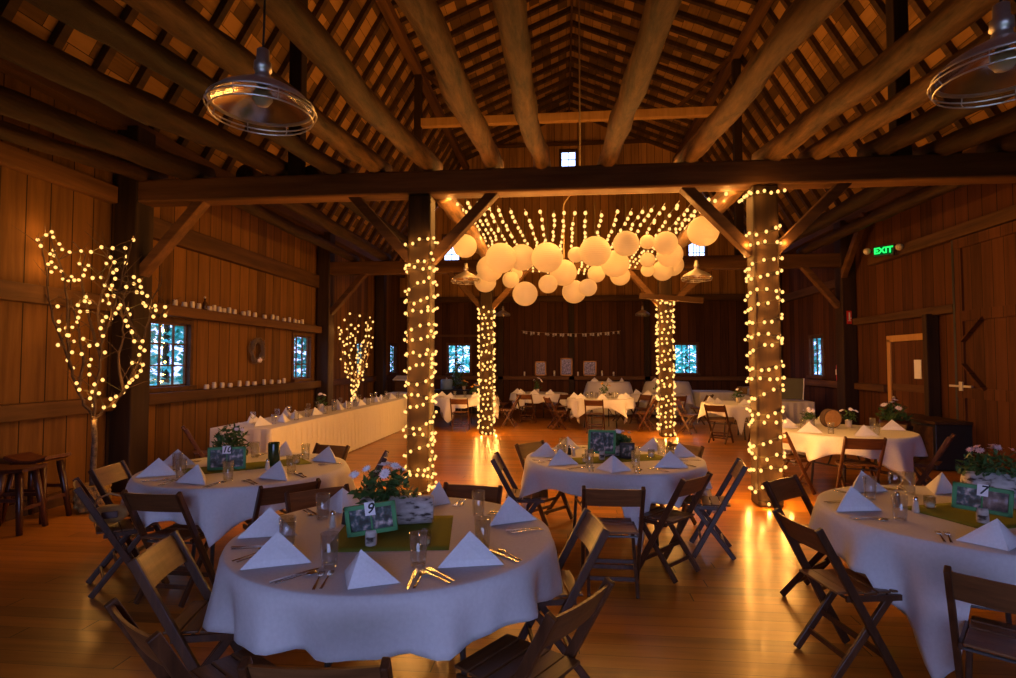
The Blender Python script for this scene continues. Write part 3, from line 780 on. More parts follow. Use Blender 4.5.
# twig trees with lights
def twig_tree(base, paths, bulbs, seed, pot, lab, lab2, me, r, watts, every, tw=.010):
    rr = random.Random(seed)
    B = Vector(base)
    bulbs = [(max(b[0], XL + .09), b[1], b[2]) for b in bulbs]
    root = empty('twig_tree', base)
    m = MB()
    tr = paths[0]
    m.tube([Vector(p) - B for p in tr], [.035, .032, .03, .028][:len(tr)] if len(tr) <= 4 else .03, 8)
    m.build('trunk', M_twig, root, smooth=True)
    m = MB(); allp = []
    for pa in paths[1:]:
        P = [Vector(p) - B for p in pa]
        dense = []
        for a, b in zip(P, P[1:]):
            for k in range(3): dense.append(a.lerp(b, k / 3))
        dense.append(P[-1])
        dense = [d + Vector((rr.uniform(-.012, .012), rr.uniform(-.012, .012), 0)) for d in dense]
        n = len(dense)
        m.tube(dense, [.017 * (1 - .75 * i / n) + .002 for i in range(n)], 6)
        allp += dense
    twigs = 0
    for b in bulbs:
        c = Vector(b) - B
        q = min(allp, key=lambda p: (p - c).length + (.25 if p.z > c.z else 0))
        e = c + (c - q) * rr.uniform(.1, .4) + Vector((rr.uniform(-.05, .05), rr.uniform(-.05, .05), rr.uniform(.02, .10)))
        e.x = max(e.x, XL + .07 - B.x)
        m.tube([q, q.lerp(c, .5) + Vector((0, 0, .02)), c, e], [.006, .005, .004, .002], 4, cap=False)
    for k in range(60):
        q = rr.choice(allp)
        d = Vector((rr.uniform(-1, 1), rr.uniform(-1, 1), rr.uniform(.3, 1.2))).normalized() * rr.uniform(.15, .42)
        e = q + d
        if e.x + B.x < XL + .08: continue
        m.tube([q, q + d * .5 + Vector((rr.uniform(-.03, .03), 0, .02)), e], [.005, .0035, .0015], 4, cap=False)
    m.build('branch', M_bark, root)
    pot(root)
    tag(root, lab, 'tree', 'birch twig trees with lights')
    bl = [Vector((max(b[0], XL + .06), b[1], b[2])) for b in bulbs]
    order = sorted(bl, key=lambda p: p.z)
    # wire runs from bulb to the closest next bulb
    rest = order[1:]; chain = [order[0]]
    while rest:
        nx = min(rest, key=lambda p: (p - chain[-1]).length); rest.remove(nx); chain.append(nx)
    wires = []; cur = [chain[0]]
    for p in chain[1:]:
        if (p - cur[-1]).length > .3:
            if len(cur) > 1: wires.append(cur)
            cur = [p]
        else: cur.append(p)
    if len(cur) > 1: wires.append(cur)
    bl.sort(key=lambda p: (p - Vector((0, 0, 1.7))).length)
    string_of('string_lights', base, wires, bl, me, r, lab2, None, .003)
    for b in bl[::every]: glow(b + Vector((.03, -.05, 0)), watts)
def basket(root):
    m = MB().lathe([(.11, 0), (.14, .02), (.165, .14), (.15, .27), (.13, .30), (.11, .28)], n=18, capb=True, capt=True)
    for k in range(40):
        a = k * 2.4; z = .03 + .25 * (k / 40)
        m.ball((.15 * math.cos(a), .15 * math.sin(a), z), .035, 6, 4)
    m.build('burlap_pot', M_burlap, root, smooth=True)
twig_tree((-5.32, 6.05, 0), [[(-5.32, 6.05, .28)] + TREE_PATHS[0][1:]] + TREE_PATHS[1:], TREE_BULBS, 5, basket,
          'bare birch twig tree in a burlap pot near table ten', 'warm light string on the twig tree near table ten', BM_tree, .019, TW, 4)
# the far twig tree behind the long table
rt = random.Random(21)
base2 = Vector((-5.15, 13.85, 0))
paths2 = [[base2 + Vector((0, 0, .25)), base2 + Vector((0, 0, .7)), base2 + Vector((.02, 0, 1.1))]]
bulbs2 = []
for k in range(10):
    a = k * 2 * PI / 10
    top = base2 + Vector((.48 * math.cos(a) * rt.uniform(.6, 1.1), .4 * math.sin(a), rt.uniform(2.5, 2.95)))
    top.x = max(top.x, XL + .15)
    s = base2 + Vector((.02, 0, .95 + .2 * rt.random()))
    mid = s.lerp(top, .5) + Vector((.09 * math.cos(a), .1 * math.sin(a), -.05))
    paths2.append([s, s.lerp(mid, .5), mid, mid.lerp(top, .5), top])
    for j in range(13):
        t = (j + rt.random()) / 13
        p = (s.lerp(mid, t * 2) if t < .5 else mid.lerp(top, t * 2 - 1)) + Vector((rt.uniform(-.09, .09), rt.uniform(-.09, .09), rt.uniform(-.05, .05)))
        bulbs2.append((max(p.x, XL + .08), p.y, p.z))
for j in range(22): bulbs2.append((base2.x + rt.uniform(-.09, .09), base2.y - .08 - .05 * rt.random(), .55 + .45 * j / 22))
def pot2(root):
    MB().lathe([(.14, 0), (.18, .05), (.2, .3), (.19, .34)], n=16, capb=True, capt=True).build('red_pot', M_red, root, smooth=True)
twig_tree(tuple(base2), [[tuple(p) for p in q] for q in paths2], bulbs2, 8, pot2, 'bare twig tree full of lights behind the long table', 'dense warm light string on the twig tree behind the long table', BM_far, .026, TW, 7)

# ------------------------------------------------------------------ pendant barn lamps
def pendant(x, y, z, top, label):
    root = empty('pendant_lamp', (x, y, z)); root.scale = (.88, .88, .88)
    MB().lathe([(.024, .315), (.030, .31), (.032, .25), (.042, .245), (.044, .205), (.034, .198), (.042, .165), (.09, .140), (.15, .108), (.21, .072), (.245, .038), (.255, .03), (.255, .02), (.24, .035),
                (.205, .065), (.145, .10), (.085, .128), (.0, .135)], n=36).build('shade', M_metal, root, smooth=True)
    MB().lathe([(.236, .030), (.203, .058), (.143, .092), (.083, .12), (.002, .126)], n=36).build('reflector', M_inner, root, smooth=True)
    MB().lathe([(.0, .0), (.03, .006), (.05, .035), (.045, .07), (.022, .10), (.02, .14)], c=(0, 0, .02), n=18).build('light_bulb', M_milk, root, smooth=True)
    m = MB()
    for rr, zz in ((.262, .0), (.245, -.03)):
        m.tube([(rr * math.cos(a), rr * math.sin(a), zz) for a in [i * PI / 16 for i in range(33)]], .004, 5, cap=False)
    for k in range(8):
        a = k * PI / 4
        m.tube([(.255 * math.cos(a), .255 * math.sin(a), .025), (.26 * math.cos(a), .26 * math.sin(a), -.01), (.245 * math.cos(a), .245 * math.sin(a), -.03)], .003, 4, cap=False)
    m.build('wire_guard', M_metal, root)
    MB().tube([(0, 0, .31), (.004, 0, .5), (0, 0, (top - z) / .88)], .006, 6).build('cord', M_dark, root)
    return tag(root, label, 'pendant lamp', 'galvanised barn pendants')
pendant(-1.33, 2.38, 2.80, 4.0 + 5.6, 'big galvanised barn pendant hanging above table nine')
pendant(1.66, 2.28, 2.76, 4.0 + 5.8, 'galvanised barn pendant hanging above table seven, cut by the frame')
pendant(-1.52, 8.85, 2.96, 4.0, 'small galvanised pendant beside the lit post beyond table nine')
pendant(2.05, 8.95, 2.96, 4.0, 'galvanised pendant below the big lone lantern by table seven post')
pendant(-1.86, 17.7, 3.15, roof_z(-1.86) - .02, 'small dim pendant far off beyond the far lit post, long-table side')
pendant(2.47, 18.0, 3.15, roof_z(2.47) - .02, 'small dim pendant far off above the covered tables')
# rope
m = MB().tube([(.30, 9.6, roof_z(.3) - .1), (.30, 9.6, 4.75), (.02, 9.6, 4.35), (.02, 9.6, 3.1)], .014, 6)
tag(m.build('hanging_rope', M_rope, smooth=True), 'long rope hanging from the ridge down into the lantern cluster', 'rope')


# ------------------------------------------------------------------ furniture
def make_chair():
    root = empty('folding_chair', (0, 0, 0))
    Hs, yt, yb = .80, -.28, .15
    for s in (-1, 1):
        MB().bar((s * .207, yb, .01), (s * .207, yt, Hs), .026, .044, (0, 1, 0)).build('side_rail', M_chair, root, bevel=.005)
        MB().bar((s * .172, -.185, .008), (s * .172, .14, .432), .024, .040, (0, 1, 0)).build('rear_leg', M_chair, root, bevel=.005)
        MB().bar((s * .187, -.12, .428), (s * .187, .19, .428), .014, .03).build('seat_rail', M_chair, root)
    def yz(z): return yb + (yt - yb) * z / Hs
    n = 8; V = []; F = []
    for i in range(n + 1):
        x = -.205 + .41 * i / n
        c = -.018 * (1 - (2 * i / n - 1) ** 2)
        for z in (.655, .79):
            for t in (0, .013): V.append((x, yz(z) + .006 + c - t, z))
    for i in range(n):
        a = i * 4; b = a + 4
        F += [(a, b, b + 2, a + 2), (a + 1, a + 3, b + 3, b + 1), (a + 2, b + 2, b + 3, a + 3), (a, a + 1, b + 1, b)]
    F += [(0, 2, 3, 1), (n * 4, n * 4 + 1, n * 4 + 3, n * 4 + 2)]
    MB().add(V, F).build('backrest', M_slat, root, smooth=False)
    m = MB()
    for k in range(5): m.box((0, -.145 + .078 * k + .02, .445 + .004 * abs(k - 2)), (.345, .072, .013))
    m.build('seat', M_slat, root, bevel=.004)
    m = MB().bar((-.205, yz(.13), .13), (.205, yz(.13), .13), .016, .03, (0, 0, 1)); m.build('front_rung', M_chair, root)
    m = MB().bar((-.172, -.11, .11), (.172, -.11, .11), .014, .028); m.build('rear_rung', M_chair, root)
    m = MB().bar((-.172, -.032, .21), (.172, -.032, .21), .014, .028); m.build('middle_rung', M_chair, root)
    m = MB().tube([(-.205, yz(.40), .40), (.205, yz(.40), .40)], .008, 6); m.build('pivot_rod', M_legs, root)
    return root
CHAIR = None
SEATS = []
DRAPES = []
GROUP_CH = 'wooden folding chairs'
def chair(x, y, deg, label):
    """seat origin at x,y; the sitter looks along DEG"""
    global CHAIR
    if CHAIR is None:
        CHAIR = make_chair(); o = CHAIR
    else: o = copy_tree(CHAIR)
    o.location = (x, y, 0); o.rotation_euler.z = R(deg - 90)
    SEATS.append((x, y))
    return tag(o, label, 'chair', GROUP_CH)
def chair_back(px, py, deg, label):
    """placed by where its backrest stands"""
    return chair(px + .264 * math.cos(R(deg)), py + .264 * math.sin(R(deg)), deg, label)

TT = .765           # height of a dressed table top
TR_ = .835
def round_table(cx, cy, rot, label, rad=TR_ - .012):
    root = empty('round_table', (cx, cy, 0), rot)
    m = MB().lathe([(0, .735), (rad - .02, .735), (rad, .74), (rad, .755), (rad - .004, .759), (0, .759)], n=48); m.build('tabletop', M_ply, root)
    for sx in (-1, 1):
        for sy in (-1, 1):
            MB().tube([(sx * .30, sy * .18, .735), (sx * .32, sy * .21, .4), (sx * .34, sy * .24, 0)], .016, 8).build('leg', M_legs, root, smooth=True)
        MB().tube([(sx * .325, -.215, .33), (sx * .325, .215, .33)], .011, 6).build('leg_brace', M_legs, root)
        MB().tube([(sx * .325, 0, .33), (sx * .06, 0, .73)], .010, 6).build('folding_strut', M_legs, root)
    return tag(root, label, 'table', 'round banquet tables')

def tablecloth(*a, **k): DRAPES.append((a, k))
def drape(cx, cy, label, shape='square', a=1.0, rot=0., drop=.25, seed=1, wave=.14, kf=11, rad=TR_, flare=.03, clear=14.5, group='white tablecloths'):
    n = 120
    ss = [0, .3, .6, .85, .95, .985, 1.0]
    hang = 9
    V = [(0, 0, TT)]; F = []
    rows = len(ss) - 1 + hang
    r_ = random.Random(seed); ph = [r_.uniform(0, 6.28) for _ in range(4)]
    near = [(math.atan2(y - cy, x - cx), clear if y < cy else max(clear, 14.5)) for x, y in SEATS if math.hypot(x - cx, y - cy) < 1.45]
    for k in range(n):
        t = 2 * PI * k / n
        if shape == 'square': S = a / max(abs(math.cos(t)), abs(math.sin(t)))
        else: S = rad + drop * (1 + .08 * math.sin(3 * t + ph[0]) + .10 * math.sin(5 * t + ph[1]))
        T = t + rot
        for s in ss[1:]:
            z = TT - (.004 if s == 1.0 else 0)
            V.append((math.cos(T) * rad * s, math.sin(T) * rad * s, z))
        D = min(max(S - rad, .02), TT - .02)
        for q, free in near:                               # the cloth lies up on the seats pushed under it
            g = abs((T - q + PI) % (2 * PI) - PI)
            lim = .235 + max(0, g - R(free)) * 9
            D = min(D, lim)
        for j in range(1, hang + 1):
            d = D * j / hang
            w = wave * d * (math.sin(kf * t + ph[2]) + .5 * math.sin((kf * 2 - 3) * t + ph[3]))
            fl = flare * d
            if shape == 'square':
                c4_ = abs(math.sin(2 * t))          # fold of the hanging corner
                w *= .8 + .7 * c4_
                fl += .05 * c4_ * d
            r = rad + .010 + fl + w + .006 * min(1, j / 2)
            V.append((math.cos(T) * r, math.sin(T) * r, TT - .008 - d))
    for k in range(n):
        k2 = (k + 1) % n
        F.append((0, 1 + k * rows, 1 + k2 * rows))
        for j in range(rows - 1):
            F.append((1 + k * rows + j, 1 + k * rows + j + 1, 1 + k2 * rows + j + 1, 1 + k2 * rows + j))
    o = MB().add(V, F).build('tablecloth', M_cloth, smooth=True, loc=(cx, cy, 0), thick=.003)
    return tag(o, label, 'tablecloth', group)

def tri_patch(m, A, B, C, n, bulge):
    A, B, C = Vector(A), Vector(B), Vector(C)
    nn = (B - A).cross(C - A).normalized()
    V = []; ix = {}
    for i in range(n + 1):
        for j in range(n + 1 - i):
            u, v = i / n, j / n; w = 1 - u - v
            p = A * w + B * u + C * v + nn * bulge * 27 * u * v * w
            ix[(i, j)] = len(V); V.append(p)
    F = []
    for i in range(n):
        for j in range(n - i):
            F.append((ix[(i, j)], ix[(i + 1, j)], ix[(i, j + 1)]))
            if j < n - i - 1: F.append((ix[(i + 1, j)], ix[(i + 1, j + 1)], ix[(i, j + 1)]))
    m.add(V, F)
def napkin_mesh():
    m = MB()
    A, B, C, D = (-.15, -.02, .002), (.15, -.02, .002), (0, .13, .002), (0, .05, .138)
    tri_patch(m, A, B, D, 6, .008)
    tri_patch(m, B, C, D, 6, .010)
    tri_patch(m, C, A, D, 6, .010)
    # second ply a little lower on the front face
    A2, B2, D2 = (-.142, -.024, .002), (.142, -.024, .002), (0, .037, .120)
    tri_patch(m, A2, B2, D2, 5, .008)
    o = m.build('folded_napkin', M_nap, smooth=False, thick=.003)
    return o
def seg_ring(m, pts, w, t):
    """flat strip of varying width along y, thickness t"""
    V = []; F = []
    for (y, z, ww) in pts:
        V += [(-ww / 2, y, z), (ww / 2, y, z), (ww / 2, y, z + t), (-ww / 2, y, z + t)]
    for i in range(len(pts) - 1):
        a = i * 4; b = a + 4
        for k in range(4):
            F.append((a + k, a + (k + 1) % 4, b + (k + 1) % 4, b + k))
    F.append((0, 3, 2, 1)); e = (len(pts) - 1) * 4; F.append((e, e + 1, e + 2, e + 3))
    m.add(V, F)
def fork_mesh():
    m = MB()
    seg_ring(m, [(-.095, .001, .012), (-.05, .003, .010), (0, .006, .006), (.03, .007, .007), (.045, .005, .022), (.055, .004, .025)], 0, .002)
    for k in range(4):
        x = -.0105 + .007 * k
        m.box((x, .075, .0065), (.0038, .045, .002))
    return m.build('dinner_fork', M_steel)
def knife_mesh():
    m = MB()
    seg_ring(m, [(-.11, .001, .012), (-.06, .002, .014), (-.01, .003, .010), (0, .002, .018), (.07, .002, .019), (.10, .002, .012), (.11, .002, .003)], 0, .003)
    return m.build('table_knife', M_steel)
def spoon_mesh():
    m = MB()
    seg_ring(m, [(-.09, .001, .012), (-.04, .003, .009), (.02, .006, .006), (.04, .005, .009)], 0, .002)
    m.ball((0, .065, .006), .03, 10, 6, (.62, .95, .18))
    return m.build('teaspoon', M_steel, smooth=True)
def tumbler_mesh():
    return MB().lathe([(0, .012), (.030, .010), (.031, .002), (.033, .0), (.0345, .004), (.0415, .145), (.0395, .146), (.033, .02), (0, .018)], n=22).build('water_glass', M_glass, smooth=True)
def goblet_mesh():
    return MB().lathe([(0, .001), (.032, .001), (.030, .005), (.005, .01), (.004, .07), (.012, .08), (.036, .105), (.041, .14), (.036, .185), (.034, .185), (.038, .14), (.033, .108), (.008, .085), (0, .084)], n=20).build('wine_glass', M_glass, smooth=True)
PROTO = {}
def inst(kind, maker, x, y, z, rz, label, cat, group):
    if kind not in PROTO: PROTO[kind] = o = maker()
    else:
        o = PROTO[kind].copy(); COL.objects.link(o)
    o.location = (x, y, z); o.rotation_euler = (0, 0, rz)
    return tag(o, label, cat, group)

OCT = {0: 'exit-sign side', 45: 'far exit-sign corner', 90: 'far edge', 135: 'far window-wall corner', 180: 'window-wall side', 225: 'near window-wall corner', 270: 'near edge', 315: 'near exit-sign corner'}
def octname(deg):
    return OCT[int(((deg % 360) + 22.5) // 45) * 45 % 360]
def place_setting(cx, cy, deg, tname, r=.62, level=2, twist=None, jit=0, where=None):
    w = where or octname(deg)
    a = R(deg)
    ox, oy = cx + r * math.cos(a), cy + r * math.sin(a)
    rz = a + PI / 2
    def put(kind, maker, lx, ly, dz, rr, label, cat, group):
        c, s = math.cos(rz), math.sin(rz)
        inst(kind, maker, ox + c * lx - s * ly, oy + s * lx + c * ly, TT + dz, rz + rr, label, cat, group)
    if twist is None: twist = -85 + 24 * math.sin(deg * 1.7 + cx * 9)
    put('napkin', napkin_mesh, 0, -.04, .001, R(twist - deg), 'white napkin folded to a peak on %s, %s' % (tname, w), 'napkin', 'folded napkins')
    if level >= 1:
        put('tumbler', tumbler_mesh, .19, .11, .001, 0, 'clear water glass by the napkin on %s, %s' % (tname, w), 'glass', 'water glasses')
    if level >= 2:
        put('fork', fork_mesh, -.205, -.06, .001, R(6 + jit), 'outer silver fork beside the napkin on %s, %s' % (tname, w), 'fork', 'dinner forks')
        put('fork', fork_mesh, -.172, -.05, .001, R(2 + jit), 'inner silver fork beside the napkin on %s, %s' % (tname, w), 'fork', 'dinner forks')
        put('knife', knife_mesh, .185, -.05, .001, R(-2 - jit), 'silver knife beside the napkin on %s, %s' % (tname, w), 'knife', 'table knives')
        put('spoon', spoon_mesh, .215, -.06, .001, R(-6 - jit), 'silver spoon beside the napkin on %s, %s' % (tname, w), 'spoon', 'teaspoons')

# writing
def text_mesh(body, size, shear, offset, extrude):
    c = bpy.data.curves.new('writing', 'FONT'); c.body = body; c.size = size; c.shear = shear; c.offset = offset; c.extrude = extrude
    c.align_x = 'CENTER'; c.align_y = 'CENTER'
    o = bpy.data.objects.new('writing', c); COL.objects.link(o)
    dg = bpy.context.evaluated_depsgraph_get()
    me = bpy.data.meshes.new_from_object(o.evaluated_get(dg))
    bpy.data.objects.remove(o); bpy.data.curves.remove(c)
    return me
def writing(name, body, size, mat, parent, loc, rot, shear=0., offset=0., extrude=.0006):
    me = text_mesh(body, size, shear, offset, extrude); me.materials.clear(); me.materials.append(mat)
    o = bpy.data.objects.new(name, me); COL.objects.link(o); o.parent = parent; o.location = loc; o.rotation_euler = rot
    KIDS.setdefault(parent.name, []).append(o)
    return o
def photo_frame(x, y, rz, roll, w, h, number, label, photos=2, holder=.075, mat=None, lift=0.):
    root = empty('photo_frame', (x, y, TT + .005), rz)
    M = Matrix.Rotation(roll, 3, 'Y')
    zc = holder + h / 2 + abs(math.sin(roll)) * w / 2 * .6
    C = Vector((0, 0, zc))
    m = MB()
    t = .022
    for s in (-1, 1):
        m.box(C + M @ Vector((s * (w / 2 - t / 2), 0, 0)), (t, .018, h), M)
        m.box(C + M @ Vector((0, 0, s * (h / 2 - t / 2))), (w, .018, t), M)
    if photos == 2: m.box(C + M @ Vector((0, .002, 0)), (.008, .012, h), M)
    m.build('frame', mat or M_framegreen, root, bevel=.003)
    pw = (w - 2 * t - (.008 if photos == 2 else 0)) / photos
    for i in range(photos):
        xx = 0 if photos == 1 else (-1 if i == 0 else 1) * (pw / 2 + .004)
        MB().box(C + M @ Vector((xx, .004, 0)), (pw, .006, h - 2 * t), M).build('photograph', M_photo2 if (i == 1 and number == '7') else M_photo, root)
    if holder > .01:
        m = MB().lathe([(.028, 0), (.030, .01), (.029, holder + .02), (.025, holder + .03)], n=14, capb=True, capt=True, c=(0, .0, 0)); m.build('birch_holder', M_birch, root, smooth=True)
    if number:
        cw, ch = .050 + .016 * (len(number) - 1), .066
        cc = C + M @ Vector((.0, -.0135, h / 2 - .022))
        card = MB().box(cc, (cw, .002, ch), M).build('number_card', M_card, root)
        writing('number', number, .070, M_ink, card, cc + Vector((0, -.0016, 0)), (PI / 2, roll, 0), .28, .0012)
    return tag(root, label, 'photo frame', 'green table photo frames')

def foliage(root, c, rx, ry, rz, n, seed, size=.03, nf=9, fl_top=True, petal=None, fsize=.022):
    rr = random.Random(seed)
    c = Vector(c)
    m = MB()
    for i in range(n):
        d = Vector((rr.gauss(0, 1), rr.gauss(0, 1), rr.gauss(0, 1))).normalized() * rr.random() ** .45
        p = c + Vector((d.x * rx, d.y * ry, abs(d.z) * rz if rr.random() < .85 else d.z * rz * .4))
        u = Vector((rr.uniform(-1, 1), rr.uniform(-1, 1), rr.uniform(-.3, 1))).normalized()
        v = u.cross(Vector((rr.uniform(-1, 1), rr.uniform(-1, 1), 1))).normalized()
        s = size * rr.uniform(.6, 1.3)
        m.add([p - u * s, p + v * s * .38 + u * s * .1, p + u * s, p - v * s * .38 + u * s * .1], [(0, 1, 2, 3)])
    for i in range(12):
        a = rr.uniform(0, 6.28); q = c + Vector((math.cos(a) * rx * .7, math.sin(a) * ry * .7, rz * rr.uniform(.4, 1)))
        m.tube([c + Vector((0, 0, -.02)), c.lerp(q, .5) + Vector((0, 0, .02)), q], .0025, 4, cap=False)
    m.build('foliage', M_leaf, root)
    for k in range(nf):
        a = rr.uniform(0, 6.28); ra = rr.random() ** .6
        p = c + Vector((math.cos(a) * rx * ra, math.sin(a) * ry * ra - ry * .15, rz * (1.0 - .40 * ra * ra) + .03))
        m = MB()
        nrm = Vector((math.cos(a) * .6, math.sin(a) * .6 - .35, 1)).normalized()
        x = nrm.cross(Vector((0, 1, .2))).normalized(); y = nrm.cross(x)
        for j in range(11):
            b = 2 * PI * j / 11
            dd = x * math.cos(b) + y * math.sin(b); sd = x * -math.sin(b) + y * math.cos(b)
            m.add([p, p + dd * fsize * .6 + sd * fsize * .22 + nrm * .004, p + dd * fsize * 1.15 + nrm * .003, p + dd * fsize * .6 - sd * fsize * .22 + nrm * .004], [(0, 1, 2, 3)])
        m.ball(p + nrm * .004, fsize * .33, 7, 4)
        m.build('flower', petal or M_petal, root)
def log_planter(x, y, rz, ln, rad, seed, label, nf=9, rx=.2, hz=.14, petal=None, fx=0., n=260, fs=.027):
    root = empty('birch_log_planter', (x, y, TT + .003), rz)
    m = MB()
    m.tube([(-ln / 2, 0, rad), (-ln / 2 + .01, 0, rad), (0, 0, rad * 1.0), (ln / 2 - .01, 0, rad), (ln / 2, 0, rad)], [rad * .9, rad * .99, rad, rad * .97, rad * .88], 22, nz=.03)
    m.build('birch_log', M_birch, root, smooth=True)
    MB().tube([(ln / 2 - .002, 0, rad), (ln / 2 + .002, 0, rad)], [rad * .82, rad * .80], 20).build('cut_end', M_slice, root)
    foliage(root, (fx, 0, rad * 1.85), rx, .10, hz, n, seed, .034, nf, petal=petal, fsize=fs)
    return tag(root, label, 'planter')
def mat_cloth(x, y, rz, w, d, label):
    n = 8; V = []; F = []
    rr = random.Random(int(w * 1000))
    for j in range(n + 1):
        for i in range(n + 1):
            V.append((-w / 2 + w * i / n, -d / 2 + d * j / n, .0015 + .001 * rr.random()))
    for j in range(n):
        for i in range(n):
            a = j * (n + 1) + i; F.append((a, a + 1, a + n + 2, a + n + 1))
    o = MB().add(V, F).build('table_runner', M_green, smooth=True, loc=(x, y, TT + .001), rotz=rz, thick=.002)
    return tag(o, label, 'table runner')
def shaker(x, y, label, dark=False):
    root = empty('salt_shaker' if not dark else 'pepper_shaker', (x, y, TT + .001))
    MB().lathe([(.020, 0), (.021, .004), (.015, .05), (.012, .07)], n=12, capb=True, capt=True).build('glass_body', M_dark if dark else M_milk, root, smooth=True)
    MB().lathe([(.013, .07), (.0135, .082), (.008, .092), (0, .094)], n=12).build('steel_cap', M_steel, root, smooth=True)
    return tag(root, label, 'shaker')
def votive(x, y, label, h=.075, z=TT + .001, r=.034, group='glass votive jars', loc=None):
    root = empty('votive_jar', (x, y, z))
    MB().lathe([(0, .004), (r * .86, .002), (r * .92, .006), (r, h * .5), (r * .97, h), (r * .92, h), (r * .93, h * .5), (0, .009)], n=16).build('glass_jar', M_glass, root, smooth=True)
    MB().lathe([(0, .010), (r * .72, .010), (r * .72, h * .52), (0, h * .55)], n=14).build('candle', M_wax, root, smooth=True)
    return tag(root, label, 'candle jar', group)

T9, T10, TM, T7, TR = (-.90, 3.03), (-2.74, 4.75), (.48, 5.58), (2.46, 3.72), (3.75, 8.1)
N9, N10, NM, N7, NR = 'table nine', 'table ten', 'the middle table', 'table seven', 'the log-slice table'
# --- table nine
round_table(*T9, R(20), 'round folding table under the cloth of table nine')
tablecloth(*T9, 'white round tablecloth with wavy hem on table nine', 'round', drop=.235, seed=4, wave=.16, kf=13)
for d, tw in ((-169, -72), (-126, -66), (-83, 70), (-43, -76), (23, -60), (86, 175), (136, 110)):
    place_setting(*T9, d, N9, twist=tw)
mat_cloth(-.90, 3.03, R(9), .60, .62, 'square green burlap mat in the middle of table nine')
photo_frame(-.955, 2.80, R(12), R(-7), .25, .15, '9', 'tilted green photo frame with the number 9 card on table nine', holder=.045)
log_planter(-.93, 3.17, R(13), .40, .080, 7, 'birch log planter with white daisies behind the number 9 frame', nf=16, rx=.19, hz=.17, fx=-.07)
shaker(-1.27, 3.08, 'salt shaker beside the green mat on table nine'); shaker(-1.23, 3.16, 'dark pepper shaker beside the green mat on table nine', True)
votive(-.69, 2.83, 'small glass votive in front of the log planter on table nine')
for (x, y, d, l) in ((-1.95, 2.61, 14, 'wooden folding chair at table nine, window-wall side'), (-1.48, 1.88, 56, 'wooden folding chair tucked at the near window-wall corner of table nine'),
                     (-.73, 1.66, 95, 'wooden folding chair cut by the bottom of the picture, before table nine'), (.06, 2.20, 147, 'wooden folding chair at the near exit-sign corner of table nine'),
                     (.17, 3.27, -169, 'wooden folding chair with pale backrest at table nine, toward the middle table'), (-.65, 4.09, -100, 'wooden folding chair behind table nine, only its top bar showing'),
                     (-1.70, 3.86, -48, 'wooden folding chair between table nine and table ten, facing the camera')):
    chair_back(x, y, d, l)
# --- table ten
round_table(*T10, R(50), 'round folding table under the cloth of table ten')
tablecloth(*T10, 'white square tablecloth with a long hanging corner on table ten', a=1.02, rot=R(-86 - 45), seed=7)
for d, tw in ((178, None), (-140, None), (-94, None), (-42, None), (32, None), (92, 175)):
    place_setting(*T10, d, N10, twist=tw)
mat_cloth(-2.75, 4.80, R(40), 1.0, .36, 'long green runner across table ten')
photo_frame(-2.84, 4.62, R(20), 0, .30, .19, '10', 'green photo frame with the number 10 card on table ten', holder=.0)
r10 = empty('leafy_centrepiece', (-2.98, 4.90, TT + .004))
MB().lathe([(.07, 0), (.085, .02), (.09, .13), (.08, .14)], n=16, capb=True, capt=True).build('birch_pot', M_birch, r10, smooth=True)
foliage(r10, (0, 0, .13), .17, .15, .22, 220, 3, .04, 3)
tag(r10, 'leafy green centrepiece in a birch pot behind the number 10 frame', 'planter')
g = empty('green_glass_vase', (-2.55, 4.86, TT + .004))
MB().lathe([(.045, 0), (.05, .01), (.05, .19), (.046, .2), (.045, .03)], n=18, capb=True).build('vase', plain('dark_green_glass', (.02, .05, .02), .15, .6), g, smooth=True)
MB().lathe([(.03, .03), (.03, .16), (0, .17)], n=12).build('candle', M_wax, g)
tag(g, 'dark green cylinder vase on the runner of table ten', 'vase')
shaker(-2.50, 4.66, 'salt shaker beside the dark green vase on table ten')
votive(-2.40, 4.98, 'small dark votive beyond the green vase on table ten')
for (x, y, d, l) in ((-3.52, 3.88, 44, 'wooden folding chair with a tan bag on its seat at table ten'), (-3.86, 4.55, 10, 'wooden folding chair at table ten, window-wall side near the twig tree'),
                     (-2.78, 3.66, 87, 'wooden folding chair at the near edge of table ten, seen from behind'), (-1.98, 4.02, 136, 'wooden folding chair at table ten, its backrest just above table nine'),
                     (-1.70, 5.35, -165, 'wooden folding chair at table ten seen edge-on against the orange floor'), (-2.45, 5.90, -109, 'wooden folding chair at the far edge of table ten, before the long table')):
    chair_back(x, y, d, l)
b = empty('handbag', (-3.385, 4.015, .470), R(40))
V = MB()
V.ball((0, 0, .072), .128, 16, 9, (1.0, .62, .55)); V.build('bag_body', M_bag, b, smooth=True)
MB().tube([(-.10, 0, .12), (-.08, .02, .19), (0, .03, .22), (.08, .02, .19), (.10, 0, .12)], .008, 6).build('handle', M_bag, b, smooth=True)
MB().box((0, -.095, .085), (.10, .01, .05)).build('buckle_flap', M_stool, b, bevel=.004)
tag(b, 'tan handbag lying on the folding chair at table ten', 'handbag')
